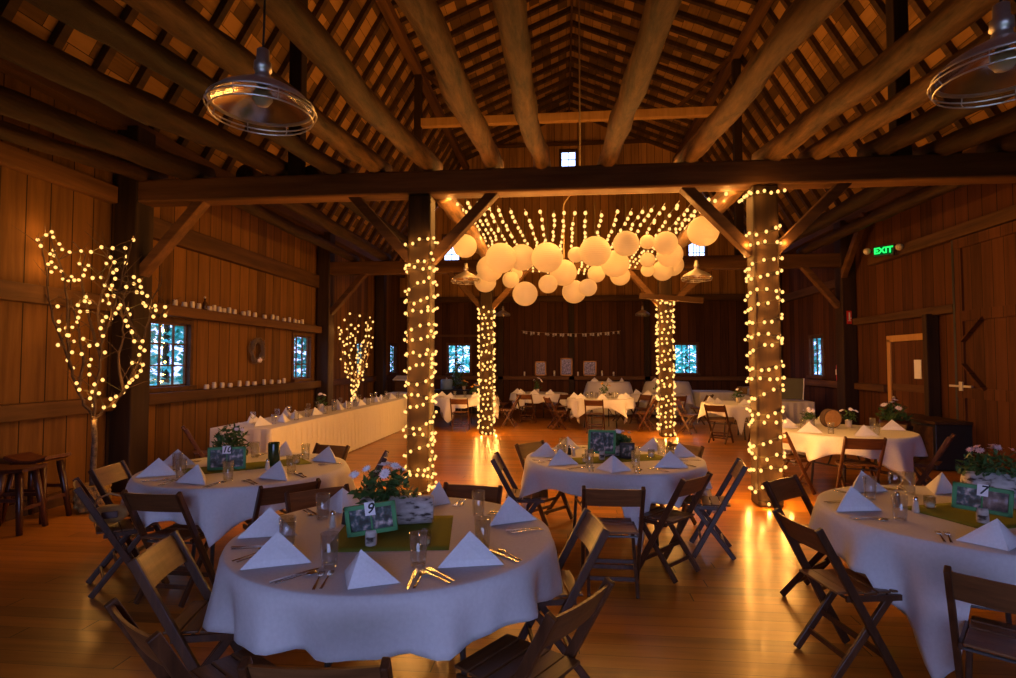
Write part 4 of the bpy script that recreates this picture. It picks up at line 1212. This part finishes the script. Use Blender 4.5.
# --- middle round table
round_table(*TM, R(10), 'round folding table under the cloth of the middle table')
tablecloth(*TM, 'white square tablecloth with a deep hanging corner on the middle table', a=1.0, rot=R(-82 - 45), seed=9, clear=6)
for d, tw in ((-177, None), (-138, None), (-95, 80), (-47, None), (6, None), (50, 120), (132, 100), (80, None)):
    place_setting(*TM, d, NM, twist=tw)
mat_cloth(.52, 5.5, R(22), .95, .34, 'green runner across the middle round table')
photo_frame(.36, 5.44, R(8), R(2), .26, .22, None, 'large green photo frame with a bluish picture on the middle table', photos=1, holder=.05)
photo_frame(.60, 5.50, R(-14), 0, .14, .15, None, 'small dark photo frame leaning beside the large frame, middle table', photos=1, holder=.0, mat=M_dark)
log_planter(.52, 5.66, R(15), .34, .065, 17, 'low log planter with white flowers on the middle table', nf=6, rx=.15, hz=.10)
shaker(.10, 5.62, 'salt shaker on the middle round table'); shaker(.06, 5.70, 'dark pepper shaker on the middle round table', True)
votive(.20, 5.28, 'glass votive before the large frame on the middle table'); votive(.84, 5.62, 'glass votive on the runner of the middle table')
for (x, y, d, l) in ((-.63, 5.36, 2, 'wooden folding chair at the middle table, window-wall side'), (.35, 4.10, 90, 'wooden folding chair at the near edge of the middle table, seen from behind'),
                     (1.02, 4.57, 139, 'wooden folding chair at the near exit-sign corner of the middle table'), (1.55, 5.22, 170, 'wooden folding chair at the middle table, exit-sign side, near the lit post'),
                     (1.30, 6.30, -138, 'wooden folding chair at the far exit-sign corner of the middle table'), (-.36, 6.28, -39, 'wooden folding chair at the far window-wall corner of the middle table')):
    chair_back(x, y, d, l)
# --- table seven
round_table(*T7, R(70), 'round folding table under the cloth of table seven')
tablecloth(*T7, 'white square tablecloth with a corner nearly to the floor on table seven', a=1.06, rot=R(-134 - 45), seed=12, clear=9)
for d, tw in ((119, -75), (178, -80), (-118, 85), (76, 160)):
    place_setting(*T7, d, N7, twist=tw)
mat_cloth(2.50, 3.72, R(20), .66, .52, 'green burlap mat in the middle of table seven')
photo_frame(2.37, 3.52, R(-32), R(4), .27, .15, '7', 'green two-picture frame with the number 7 card on table seven', holder=.05)
log_planter(2.88, 4.18, R(-10), .30, .085, 27, 'birch log planter with pink and white blooms on table seven', nf=9, rx=.2, hz=.16, petal=M_pink)
shaker(2.14, 3.74, 'salt shaker at the mat on table seven'); shaker(2.10, 3.86, 'dark pepper shaker at the mat on table seven', True)
votive(2.28, 3.84, 'small glass votive by the shakers on table seven')
inst('goblet', goblet_mesh, 2.20, 4.06, TT + .001, 0, 'stemmed wine glass behind the shakers on table seven', 'glass', 'wine glasses')
for (x, y, d, l) in ((1.64, 4.52, -48, 'wooden folding chair behind table seven, by the lit post'), (1.31, 3.38, 10, 'wooden folding chair at table seven, window-wall side, standing in the open floor'),
                     (1.80, 2.52, 52, 'wooden folding chair at the near edge of table seven, cut by the frame')):
    chair_back(x, y, d, l)
# --- table behind seven
round_table(*TR, R(30), 'round folding table under the cloth behind table seven')
tablecloth(*TR, 'white square tablecloth with a hanging corner behind table seven', a=1.03, rot=R(-22), seed=15)
for d, tw in ((165, None), (-94, None), (5, None), (-150, None), (90, None)):
    place_setting(*TR, d, NR, level=1, twist=tw)
s = empty('log_slice', (3.70, 8.35, TT + .002), R(10))
MB().tube([(0, -.05, .13), (0, .05, .13)], [.13, .13], 26).build('bark_disc', M_bark, s, smooth=False)
MB().tube([(0, -.052, .13), (0, .052, .13)], [.118, .118], 26).build('cut_face', M_slice, s)
tag(s, 'upright round slice of log on the table behind table seven', 'centrepiece')
for (x, y, lab, sd) in ((3.98, 8.45, 'posy with yellow-white flowers beside the log slice', 5), (3.43, 8.40, 'posy of pale flowers beyond the lit post, beside the log slice', 6)):
    v = empty('flower_posy', (x, y, TT + .002))
    MB().lathe([(.035, 0), (.04, .01), (.045, .1), (.04, .11)], n=14, capb=True).build('jar', M_milk, v, smooth=True)
    foliage(v, (0, 0, .11), .12, .10, .12, 90, sd, .03, 5, fsize=.03)
    tag(v, lab, 'flowers')
for (x, y, d, l) in ((2.70, 7.66, 22, 'wooden folding chair close behind the lit post of table seven'), (3.50, 7.05, 82, 'wooden folding chair seen from behind at the table behind table seven'),
                     (4.62, 7.35, 142, 'wooden folding chair seen edge-on at the exit-sign side behind table seven'), (4.72, 8.75, -152, 'wooden folding chair beyond the table behind table seven')):
    chair_back(x, y, d, l)


# --- far round tables
def far_table(cx, cy, rot, seed, tname, chairs, settings, a=1.02, level=0):
    round_table(cx, cy, R(rot + 20), 'round folding table under the cloth, %s' % tname)
    tablecloth(cx, cy, 'white square tablecloth on %s' % tname, a=a, rot=R(rot), seed=seed)
    for d, tw in settings: place_setting(cx, cy, d, tname, level=level)
    for ang, dist, l in chairs:
        chair(cx + dist * math.cos(R(ang)), cy + dist * math.sin(R(ang)), ang + 180, l)
FA, FB, FC, FD, FE = 'the far long-table-side table', 'the far centre table', 'the far window-wall table', 'the far buffet-side table', 'the far exit-sign-side table'
far_table(-2.55, 15.0, 25, 21, FA, [(-88, 1.12, 'wooden folding chair seen from behind at ' + FA), (178, 1.15, 'wooden folding chair on the window-wall side of ' + FA), (-5, 1.15, 'wooden folding chair half hidden by the far lit post, ' + FA)], [(-120, 10), (-60, -10), (180, 0), (60, 0), (0, 10)])
far_table(.95, 14.8, 0, 22, FB, [(-100, 1.12, 'wooden folding chair seen from behind at the near edge of ' + FB), (-160, 1.18, 'wooden folding chair on the window-wall side of ' + FB), (-25, 1.18, 'wooden folding chair on the exit-sign side of ' + FB), (35, 1.3, 'second wooden folding chair on the exit-sign side of ' + FB)], [(-90, 10), (-140, -10), (-40, 0), (180, 0), (0, 10), (50, 0)])
far_table(-.70, 16.9, 20, 23, FC, [(-105, 1.12, 'wooden folding chair at the near edge of ' + FC), (-55, 1.14, 'second wooden folding chair at the near edge of ' + FC), (170, 1.15, 'wooden folding chair on the window-wall side of ' + FC)], [(-100, 10), (-60, -10), (180, 0), (-140, 0)])
far_table(2.75, 16.6, 40, 24, FD, [(-80, 1.12, 'wooden folding chair at the near edge of ' + FD), (-170, 1.15, 'wooden folding chair on the window-wall side of ' + FD), (-35, 1.16, 'wooden folding chair on the exit-sign side of ' + FD)], [(-90, 10), (-130, 0), (160, 0)])
far_table(3.95, 13.2, 28, 25, FE, [(-128, 1.12, 'wooden folding chair at the near window-wall corner of ' + FE), (-88, 1.14, 'wooden folding chair at the near edge of ' + FE), (150, 1.2, 'wooden folding chair at the far window-wall corner of ' + FE)], [(-150, 10), (-100, -10), (150, 0), (-50, 0), (20, 0)])
def bouquet(x, y, lab, sd, h=.16, petal=None, n=80, nf=5, z=TT + .002):
    v = empty('flower_posy', (x, y, z))
    MB().lathe([(.04, 0), (.05, .01), (.055, .1), (.045, .12)], n=12, capb=True).build('jar', M_milk, v, smooth=True)
    foliage(v, (0, 0, .12), .14, .12, h, n, sd, .035, nf, petal=petal, fsize=.035)
    return tag(v, lab, 'flowers')
M_yellow = plain('yellow_petal', (.80, .45, .06), .6)
bouquet(-2.35, 15.05, 'small posy with yellow blooms on ' + FA, 31, petal=M_yellow)
bouquet(1.05, 14.75, 'leafy posy with a tall green sprig on ' + FB, 32, h=.26, petal=M_yellow)
bouquet(-.75, 16.9, 'airy white flower posy on ' + FC, 33, h=.3, nf=9)
bouquet(2.7, 16.6, 'dark green posy on ' + FD, 34, nf=2)
bouquet(3.9, 13.2, 'low leafy posy on ' + FE, 35, nf=3)
for i, (dx, dy) in enumerate(((-.35, -.1), (-.22, .12), (-.1, -.2), (.3, -.15), (.42, .1))):
    inst('tumbler', tumbler_mesh, .95 + dx, 14.8 + dy, TT + .001, 0, 'clear water glass on %s, %s along the middle' % (FB, ordn[i]), 'glass', 'water glasses')
for i, (dx, dy) in enumerate(((-.3, -.1), (.0, -.25), (.42, .1))):
    inst('tumbler', tumbler_mesh, -2.55 + dx, 15.0 + dy, TT + .001, 0, 'clear water glass on %s, %s along the middle' % (FA, ordn[i]), 'glass', 'water glasses')

# --- tall covered tables before the far gable wall
def covered_table(cx, cy, label, lab2, things):
    root = empty('covered_tall_table', (cx, cy, 0))
    MB().lathe([(0, 1.02), (.66, 1.02), (.67, 1.03), (.66, 1.045), (0, 1.045)], n=30).build('tabletop', M_ply, root)
    MB().lathe([(.25, 0), (.25, .03), (.05, .06), (.05, 1.02)], n=14, capb=True).build('pedestal', M_legs, root)
    tag(root, lab2, 'table')
    n = 90; V = [(0, 0, 1.052)]; F = []
    rows = 11
    for k in range(n):
        t = 2 * PI * k / n
        for s in (.4, .8, .97, 1.0): V.append((.67 * s * math.cos(t), .67 * s * math.sin(t), 1.052 if s < 1 else 1.046))
        for j in range(1, rows - 3):
            d = j / (rows - 4)
            r = .685 + .22 * d ** .8 + .03 * d * math.sin(9 * t)
            V.append((r * math.cos(t), r * math.sin(t), 1.04 - .98 * d))
    for k in range(n):
        k2 = (k + 1) % n
        F.append((0, 1 + k * rows, 1 + k2 * rows))
        for j in range(rows - 1): F.append((1 + k * rows + j, 1 + k * rows + j + 1, 1 + k2 * rows + j + 1, 1 + k2 * rows + j))
    tag(MB().add(V, F).build('tablecloth', M_cloth, smooth=True, loc=(cx, cy, 0), thick=.003), label, 'tablecloth', 'white tablecloths')
    for i, (dx, dy) in enumerate(things):
        inst('napkin', napkin_mesh, cx + dx, cy + dy, 1.054, i * .7, 'white folded napkin on the %s, %s one' % (lab2.replace('under its cloth ', ''), ordn[i]), 'napkin', 'folded napkins')
covered_table(1.45, 18.55, 'white floor-length cloth on the covered tall table behind the far centre table', 'tall table under its cloth behind the far centre table', ((-.45, -.2), (0, -.35), (.45, -.2)))
covered_table(3.32, 18.72, 'white floor-length cloth on the covered tall table by the buffet-side post', 'tall table under its cloth by the buffet-side far post', ((-.4, -.25), (.1, -.35)))

# --- skirted straight tables
def skirted(name, x0, x1, y0, y1, label, lab2, seed, h=TT, mat=None, pleat=.17):
    root = empty('banquet_table', ((x0 + x1) / 2, (y0 + y1) / 2, 0))
    w, l = x1 - x0, y1 - y0
    MB().box((0, 0, h - .025), (w - .04, l - .04, .03)).build('tabletop', M_ply, root)
    for sx in (-1, 1):
        for sy in (-1, 1):
            MB().tube([(sx * (w / 2 - .12), sy * (l / 2 - .2), h - .04), (sx * (w / 2 - .12), sy * (l / 2 - .2), 0)], .016, 8).build('leg', M_legs, root)
    tag(root, lab2, 'table')
    per = [(x0, y0), (x1, y0), (x1, y1), (x0, y1)]
    V = []; F = []
    P = []
    for i in range(4):
        a, b = Vector(per[i]), Vector(per[(i + 1) % 4])
        n = max(8, int((b - a).length / .025))
        d = (b - a).normalized(); nn = Vector((d.y, -d.x))
        for k in range(n): P.append((a.lerp(b, k / n), nn, (b - a).length * k / n, k / n))
    rr = random.Random(seed); ph = rr.random() * 6
    zs = [h, h - .012, h - .10, h * .6, h * .3, .015]
    acc = 0
    for i, (p, nn, s, f) in enumerate(P):
        for z in zs:
            d = 1 - z / h
            edge = min(1, min(f, 1 - f) * 12)
            off = .004 + edge * (min(1, d * 6)) * (.012 + .014 * math.sin(s * 2 * PI / pleat + ph + .8 * math.sin(s * 3)) + .008 * math.sin(s * 2 * PI / (pleat * .37))) + .02 * d
            q = p + nn * (off if z < h else 0)
            V.append((q.x, q.y, z))
    m = len(P); r = len(zs)
    for i in range(m):
        j = (i + 1) % m
        for k in range(r - 1): F.append((i * r + k, i * r + k + 1, j * r + k + 1, j * r + k))
    F.append(tuple(i * r for i in range(m)))
    o = MB().add(V, F).build('table_skirt', mat or M_skirt, smooth=False, recenter=True)
    for p in o.data.polygons: p.use_smooth = len(p.vertices) == 4
    tag(o, label, 'tablecloth')
skirted('long', -4.86, -3.98, 7.5, 14.5, 'long pleated white cloth and skirt on the head table along the candle ledges', 'long head table hidden under the pleated skirt', 3)
LT = 'the head table'
for i in range(12):
    y = 7.85 + i * .55
    x = -4.25 + (.03 if i % 2 else -.05)
    inst('napkin', napkin_mesh, x, y, TT + .003, R(90 + (i * 37) % 50 - 25), 'white folded napkin on %s, %s from the near end' % (LT, ordn[i]), 'napkin', 'folded napkins')
    inst('tumbler', tumbler_mesh, x + .05, y + .24, TT + .002, 0, 'clear water glass on %s, %s from the near end' % (LT, ordn[i]), 'glass', 'water glasses')
    inst('goblet', goblet_mesh, x - .22, y + .14, TT + .002, 0, 'stemmed wine glass on %s, %s from the near end' % (LT, ordn[i]), 'glass', 'wine glasses')
for i, y in enumerate((8.27, 9.37, 11.57, 12.67)):
    inst('napkin', napkin_mesh, -4.66, y, TT + .003, R(80 + 30 * (i % 3)), 'white folded napkin along the wall side of the head table, %s from the near end' % ordn[i], 'napkin', 'folded napkins')
bouquet(-4.58, 10.46, 'small posy in a jar among the glasses of the long head table', 41, n=40, nf=3)
v = empty('candle_holder', (-4.32, 10.5, TT + .003))
MB().lathe([(.04, 0), (.045, .01), (.045, .16), (.04, .16), (.04, .02)], n=16, capb=True).build('glass_cylinder', M_glass, v, smooth=True)
MB().lathe([(.028, .01), (.028, .12), (0, .125)], n=12).build('candle', M_wax, v)
tag(v, 'glass candle cylinder in the middle of the long head table', 'candle')
chair_back(-5.05, 7.25, 40, 'wooden folding chair at the near end of the long head table')
# buffet tables
skirted('buffet', 5.0, 5.75, 13.75, 17.3, 'white cloth on the buffet table below the exit-sign wall window', 'buffet table along the exit-sign wall', 5)
skirted('buffet', 4.15, 5.3, 17.9, 19.2, 'white cloth on the buffet table below the far gable window', 'buffet table along the far gable wall', 6)
def crate(x, y, z, d, mat, label):
    root = empty('serving_box', (x, y, z))
    m = MB(); t = .02
    for s in (-1, 1):
        m.box((s * (d[0] / 2 - t / 2), 0, d[2] / 2), (t, d[1], d[2])); m.box((0, s * (d[1] / 2 - t / 2), d[2] / 2), (d[0], t, d[2]))
    m.box((0, 0, t / 2), (d[0], d[1], t)); m.build('box_body', mat, root, bevel=.004)
    MB().box((0, 0, d[2] - .012), (d[0] - .03, d[1] - .03, .02)).build('box_lid', M_card, root)
    return tag(root, label, 'box')
crate(5.25, 17.0, TT + .003, (.42, .4, .2), M_burlap, 'tan serving box on the buffet table')
crate(5.25, 16.2, TT + .003, (.36, .36, .18), M_metal, 'grey serving box on the buffet table')
root = empty('display_board', (5.42, 14.25, TT + .003), R(-35))
MB().bar((0, 0, .02), (0, .12, .52), .55, .02, (0, 1, 0)).build('dark_panel', M_dark, root, bevel=.004)
MB().bar((.27, -.012, .02), (.27, .105, .52), .015, .03, (0, 1, 0)).build('edge_strip', M_card, root)
MB().bar((0, .30, .005), (0, .10, .42), .05, .015, (0, 1, 0)).build('easel_leg', M_dark, root)
tag(root, 'dark display board leaning on the buffet table below the window', 'display board')
# far window-wall corner: side table, dark table with gear
skirted('side', -5.2, -4.3, 16.4, 17.15, 'white cloth on the side table behind the long head table', 'side table beyond the long head table', 8)
chair(-4.3, 15.55, 140, 'wooden folding chair in front of the side table beyond the long head table')
root = empty('lectern', (-5.25, 18.25, 0))
MB().box((0, 0, .55), (.34, .34, 1.06)).build('lectern_body', M_beam, root, bevel=.01)
MB().bar((-.0, -.24, 1.10), (0, .22, 1.22), .46, .03, (0, 0, 1)).build('reading_top', M_card, root, bevel=.004)
tag(root, 'dark lectern with a pale top by the far window', 'lectern')
M_darkcloth = cloth('dark_table_cover', (.03, .028, .04))
skirted('gear', -4.4, -2.3, 18.4, 19.1, 'dark cover on the gear table below the far gable window', 'gear table under its dark cover at the far gable', 9, mat=M_darkcloth)
v = empty('blue_drum', (-3.85, 18.7, TT + .004))
MB().lathe([(.15, 0), (.2, .02), (.2, .3), (.17, .34), (0, .34)], n=18, capb=True).build('drum_body', plain('pale_blue_enamel', (.20, .34, .60), .4), v, smooth=True)
MB().lathe([(.03, .34), (.03, .38), (0, .39)], n=10).build('lid_knob', M_metal, v)
tag(v, 'pale blue lidded tub on the dark gear table', 'tub')
bouquet(-3.25, 18.6, 'wide dried-flower arrangement on the dark gear table', 42, h=.16, petal=M_yellow, n=120, nf=8)
crate(-2.65, 18.7, TT + .004, (.5, .35, .22), plain('grey_blue_box', (.16, .20, .32), .5), 'grey-blue box on the dark gear table')
v = empty('tall_plant', (-3.62, 19.35, 0))
MB().lathe([(.12, 0), (.16, .05), (.17, .8), (.15, .85)], n=14, capb=True).build('tall_vase', M_dark, v, smooth=True)
foliage(v, (0, 0, .9), .24, .15, 1.05, 200, 44, .07, 0)
tag(v, 'tall dark plant standing before the far gable window', 'plant')

# --- ledge jars
ups = [7.98, 8.19, 8.38, 8.54, 8.82, 8.94, 9.08, 9.21, 9.37, 9.53, 9.81, 9.99, 10.2, 10.55, 10.86, 11.04, 11.33, 11.56, 11.81, 11.97, 12.16]
los = [8.78, 8.98, 9.21, 9.44, 9.73, 9.99, 10.23, 10.57, 10.86, 11.16, 11.37]
JAR = {}
def ledge_jar(y, z, k, label):
    key = k % 3
    if key not in JAR:
        h, r = ((.09, .036), (.075, .040), (.105, .034))[key]
        root = empty('ledge_jar', (0, 0, 0))
        MB().lathe([(0, .001), (r * .9, .0), (r, .01), (r, h * .75), (r * .85, h * .9), (r * .88, h), (r * .8, h), (r * .8, h * .9), (r * .9, h * .7), (r * .85, .012), (0, .012)], n=14).build('jar_glass', M_milk, root, smooth=True)
        MB().lathe([(0, .014), (r * .7, .014), (r * .7, h * .6), (0, h * .62)], n=12).build('candle', M_wax, root)
        JAR[key] = root; o = root
    else: o = copy_tree(JAR[key])
    o.location = (XL + .13, y, z)
    tag(o, label, 'candle jar', 'pale candle jars on the wall ledges')
for i, y in enumerate(ups): ledge_jar(y, 2.521, i, 'pale candle jar on the upper wall ledge, %s from the near window' % ordn[i])
for i, y in enumerate(los): ledge_jar(y, 1.241, i + 1, 'pale candle jar on the lower wall ledge, %s from the near window' % ordn[i])
v = empty('bottle', (XL + .13, 8.69, 2.521))
MB().lathe([(.03, 0), (.035, .01), (.035, .11), (.013, .15), (.013, .2)], n=14, capb=True, capt=True).build('bottle_glass', plain('brown_bottle', (.06, .03, .01), .2, .6), v, smooth=True)
MB().lathe([(.015, .19), (.015, .215), (0, .215)], n=10).build('cap', M_metal, v)
tag(v, 'tall brown bottle among the jars on the upper wall ledge', 'bottle')
# wreath
root = empty('hanging_wreath', (XL + .07, 10.42, 1.66))
rr = random.Random(5); m = MB()
for k in range(260):
    a = rr.uniform(0, 2 * PI); r = .20 + rr.gauss(0, .022)
    p = Vector((rr.uniform(-.035, .04), r * math.cos(a), .24 + r * math.sin(a)))
    d = Vector((rr.uniform(-.4, .4), -math.sin(a), math.cos(a))).normalized() * .055
    m.tube([p - d, p, p + d + Vector((.012, 0, 0))], .005, 4, cap=False)
m.build('twig_ring', plain('grey_twig', (.20, .15, .11), .9), root)
m = MB()
for k in range(7):
    m.ball((.05, rr.uniform(-.06, .06), .05 + rr.uniform(-.03, .04)), .026, 7, 5)
m.build('pale_blossoms', M_petal, root, smooth=True)
tag(root, 'grey twig wreath with pale blossoms hanging between the windows', 'wreath')

# --- stools
def stool(x, y, rz, h, label, saddle):
    root = empty('bar_stool', (x, y, 0), rz)
    n = 10; V = []; F = []
    for i in range(n + 1):
        u = -1 + 2 * i / n
        z = h - .035 + (.05 * u * u if saddle else .012 * u * u)
        for (yy, zz) in ((-.16, z), (.16, z), (.165, z + .02), (.15, z + .038), (-.15, z + .038), (-.165, z + .02)): V.append((u * .24, yy, zz))
    for i in range(n):
        for k in range(6):
            a, b = i * 6 + k, i * 6 + (k + 1) % 6
            F.append((a, a + 6, b + 6, b))
    F.append(tuple(range(6))); F.append(tuple(n * 6 + k for k in range(5, -1, -1)))
    MB().add(V, F).build('seat', M_stool, root, bevel=.004)
    for sx in (-1, 1):
        for sy in (-1, 1):
            MB().tube([(sx * .16, sy * .10, h - .03), (sx * .20, sy * .13, h * .5), (sx * .235, sy * .165, 0)], [.034, .031, .027], 8).build('leg', M_stool, root, smooth=True)
    for sx in (-1, 1):
        MB().bar((sx * .215, -.145, .24), (sx * .215, .145, .24), .02, .035).build('rung', M_stool, root)
    for sy in (-1, 1):
        MB().bar((-.205, sy * .14, .33), (.205, sy * .14, .33), .02, .035).build('rung', M_stool, root)
    return tag(root, label, 'stool', 'dark wooden stools')
stool(-5.50, 5.24, R(8), .625, 'dark red-brown wooden bar stool standing before the candle-ledge wall', False)
stool(-5.58, 5.0, R(80), .66, 'dark wooden bar stool behind the first, cut by the frame', False) if False else stool(-5.62, 5.66, R(0), .64, 'dark wooden saddle stool half hidden behind the front stool', True)

# --- exit sign and emergency lights
root = empty('exit_sign', (XR - .32, 11.35, 3.66), R(-48))
MB().box((0, -.05, .12), (.36, .06, .22)).build('sign_housing', M_dark, root, bevel=.01)
fp = MB().box((-.0, -.084, .12), (.30, .006, .16)).build('sign_face', emit('green_sign_glow', (.0, .55, .10), .10), root)
writing('exit_lettering', 'EXIT', .155, emit('green_sign_letters', (.02, 1.0, .12), 1.6), fp, (0, -.089, .12), (PI / 2, 0, 0), 0, .006)
for s in (-1, 1):
    MB().lathe([(.0, -.06), (.05, -.055), (.065, .0), (.06, .01), (0, .012)], c=(s * .27, -.1, .14), n=16, M=Matrix.Rotation(PI / 2, 3, 'X') @ Matrix.Rotation(PI, 3, 'X')).build('emergency_lamp', M_milk, root, smooth=True)
    MB().bar((s * .17, -.05, .13), (s * .27, -.06, .13), .03, .03).build('lamp_arm', M_dark, root)
tag(root, 'green glowing EXIT sign with two emergency lamps on the plank wall', 'exit sign')
# fire extinguisher and its sign
root = empty('extinguisher_sign', (XR - .18, B2 - .19, 2.5), R(0))
root.scale = (.62, 1, .8)
MB().box((0, 0, .19), (.16, .012, .36)).build('red_plate', M_red, root)
m = MB().box((0, -.008, .21), (.05, .004, .23)).box((0, -.008, .10), (.10, .004, .02)).box((.02, -.008, .17), (.10, .004, .02)); m.build('white_pictogram', M_card, root)
tag(root, 'small red sign with white mark on the far wall post', 'sign')
root = empty('fire_extinguisher', (XR - .12, B2 + .42, 1.25))
MB().lathe([(.07, 0), (.075, .01), (.075, .34), (.05, .40), (.02, .42)], n=16, capb=True, capt=True).build('red_cylinder', M_red, root, smooth=True)
MB().tube([(0, 0, .41), (0, 0, .47), (-.06, -.02, .49)], .013, 6).build('valve_handle', M_dark, root)
MB().tube([(0, 0, .45), (-.07, -.04, .42), (-.085, -.05, .2), (-.08, -.05, .1)], .011, 6).build('hose', M_dark, root, smooth=True)
MB().box((-.078, 0, .2), (.004, .07, .12)).build('paper_label', M_card, root)
tag(root, 'red fire extinguisher hung on the wall between post and window', 'fire extinguisher')
# dark chest with pale top, barrel of flowers
root = empty('dark_chest', (6.0, 10.2, 0))
MB().box((0, 0, .36), (.55, 1.5, .70)).build('chest_body', M_dark, root, bevel=.015)
MB().box((0, 0, .735), (.60, 1.56, .05)).build('chest_top', M_trim, root, bevel=.008)
for s in (-1, 1): MB().box((-.28, s * .37, .38), (.02, .66, .58)).build('chest_door', M_beam, root, bevel=.006)
tag(root, 'low dark chest with a wooden top against the exit-sign wall', 'chest')
root = empty('planter_barrel', (5.35, 9.85, 0))
MB().lathe([(.20, 0), (.25, .2), (.27, .38), (.25, .56), (.21, .74), (.19, .74), (.19, .70), (0, .70)], n=24, capb=True).build('barrel_staves', M_stool, root, smooth=True)
m = MB()
for z, r in ((.12, .238), (.30, .27), (.46, .272), (.64, .24)): m.lathe([(r, z - .02), (r + .006, z - .018), (r + .006, z + .018), (r, z + .02)], n=24)
m.build('iron_hoops', M_dark, root)
foliage(root, (0, 0, .74), .24, .24, .30, 190, 51, .06, 7, fsize=.05)
tag(root, 'wooden barrel planter with pale flowers before the dark chest', 'planter')

# --- far gable wall: banner, pictures, candles
root = empty('card_bunting', (-1.45, YB - .22, 2.78))
pts = []
for k in range(41):
    u = k / 40; pts.append((3.45 * u, 0, -.10 * 4 * u * (1 - u) - .02 * u))
MB().tube(pts, .004, 4, cap=False).build('twine', M_rope, root)
bp_ = None
for k in range(26):
    if k in (5, 15): continue
    i = 1 + int(k * 38 / 25); p = pts[i]
    h = .09 + .02 * (k % 3)
    MB().add([(p[0] - .035, -.004, p[2]), (p[0] + .035, -.004, p[2]), (p[0] + .03, -.004, p[2] - h), (p[0], -.004, p[2] - h * .8), (p[0] - .03, -.004, p[2] - h)], [(0, 1, 2, 3, 4)]).build('hanging_card', M_birch, root, thick=.004)
tag(root, 'string of small pale cards hung across the far gable wall', 'bunting')
for i, (x, w, h, lab) in enumerate(((-.78, .40, .50, 'small framed picture beside the far lit post on the gable ledge'), (.12, .42, .62, 'taller framed picture in the middle of the gable ledge'), (.93, .46, .52, 'framed picture toward the buffet end of the gable ledge'))):
    root = empty('picture_frame', (x, YB - .19, 1.20))
    m = MB(); t = .04
    for s in (-1, 1):
        m.box((s * (w / 2 - t / 2), 0, h / 2), (t, .03, h)); m.box((0, 0, h / 2 + s * (h / 2 - t / 2)), (w, .03, t))
    m.build('frame', M_pine, root)
    MB().box((0, .005, h / 2), (w - 2 * t, .012, h - 2 * t)).build('picture', M_photo2, root)
    tag(root, lab, 'picture')
for i, x in enumerate((-1.35, -.30, .0 + .52, 1.35, 1.75)):
    v = empty('pillar_candle', (x, YB - .12, 1.195))
    MB().lathe([(.03, 0), (.03, .14 + .04 * (i % 2)), (0, .15 + .04 * (i % 2))], n=12, capb=True).build('wax', M_wax, v, smooth=True)
    MB().tube([(0, 0, .15), (.003, 0, .21)], .003, 4).build('wick', M_dark, v)
    tag(v, 'cream pillar candle on the gable ledge, %s from the long-table side' % ordn[i], 'candle', 'pillar candles on the gable ledge')

for a_, k_ in DRAPES: drape(*a_, **k_)

# ------------------------------------------------------------------ daylight
w = bpy.data.worlds.new('dusk_sky'); scene.world = w; w.use_nodes = True
nt = w.node_tree
for n in list(nt.nodes): nt.nodes.remove(n)
out = nt.nodes.new('ShaderNodeOutputWorld'); bg = nt.nodes.new('ShaderNodeBackground')
tc = nt.nodes.new('ShaderNodeTexCoord'); sp = nt.nodes.new('ShaderNodeSeparateXYZ'); L(nt, tc.outputs['Generated'], sp.inputs[0])
r = ramp(nt, [(.45, (.40, .44, 1.0)), (.62, (.46, .54, 1.0)), (1.0, (.30, .42, 1.0))])
mr = nt.nodes.new('ShaderNodeMapRange'); mr.inputs['From Min'].default_value = -1; L(nt, sp.outputs[2], mr.inputs['Value']); L(nt, mr.outputs[0], r.inputs[0])
L(nt, r.outputs[0], bg.inputs[0]); bg.inputs[1].default_value = SKY; L(nt, bg.outputs[0], out.inputs[0])
def portal(x, y, z, sx, sy, rot):
    l = bpy.data.lights.new('window_portal', 'AREA'); l.shape = 'RECTANGLE'; l.size = sx; l.size_y = sy; l.cycles.is_portal = True
    o = bpy.data.objects.new('window_portal', l); o.location = (x, y, z); o.rotation_euler = rot; COL.objects.link(o)
portal((DOORWAY[0] + DOORWAY[1]) / 2, YF - .02, DOORWAY[3] / 2, DOORWAY[1] - DOORWAY[0], DOORWAY[3], (PI / 2, 0, 0))
for s, u0, u1, z0, z1 in WIN:
    u, z = (u0 + u1) / 2, (z0 + z1) / 2
    if s == 'L': portal(XL - .12, u, z, u1 - u0, z1 - z0, (PI / 2, 0, -PI / 2))
    elif s == 'R': portal(XR + .12, u, z, u1 - u0, z1 - z0, (PI / 2, 0, PI / 2))
    else: portal(u, YB + .12, z, u1 - u0, z1 - z0, (-PI / 2, 0, 0))

# ------------------------------------------------------------------ camera and view
cam = bpy.data.cameras.new('camera'); cam.sensor_width = 36; cam.lens = 36 * 570 / 1016; cam.clip_start = .05
co = bpy.data.objects.new('camera', cam); COL.objects.link(co)
co.location = (0, 0, 1.68)
co.rotation_euler = (PI / 2 + math.atan(23 / 570), 0, R(5.5))
scene.camera = co
scene.view_settings.view_transform = 'Standard'
scene.view_settings.look = 'None'
scene.view_settings.gamma = 1
scene.view_settings.use_curve_mapping = False
scene.view_settings.exposure = EXPO
scene.cycles.max_bounces = 6
scene.cycles.diffuse_bounces = 3
scene.cycles.glossy_bounces = 3
scene.cycles.transparent_max_bounces = 16
scene.cycles.transmission_bounces = 4
scene.cycles.sample_clamp_indirect = 4
scene.cycles.caustics_reflective = False
scene.cycles.caustics_refractive = False
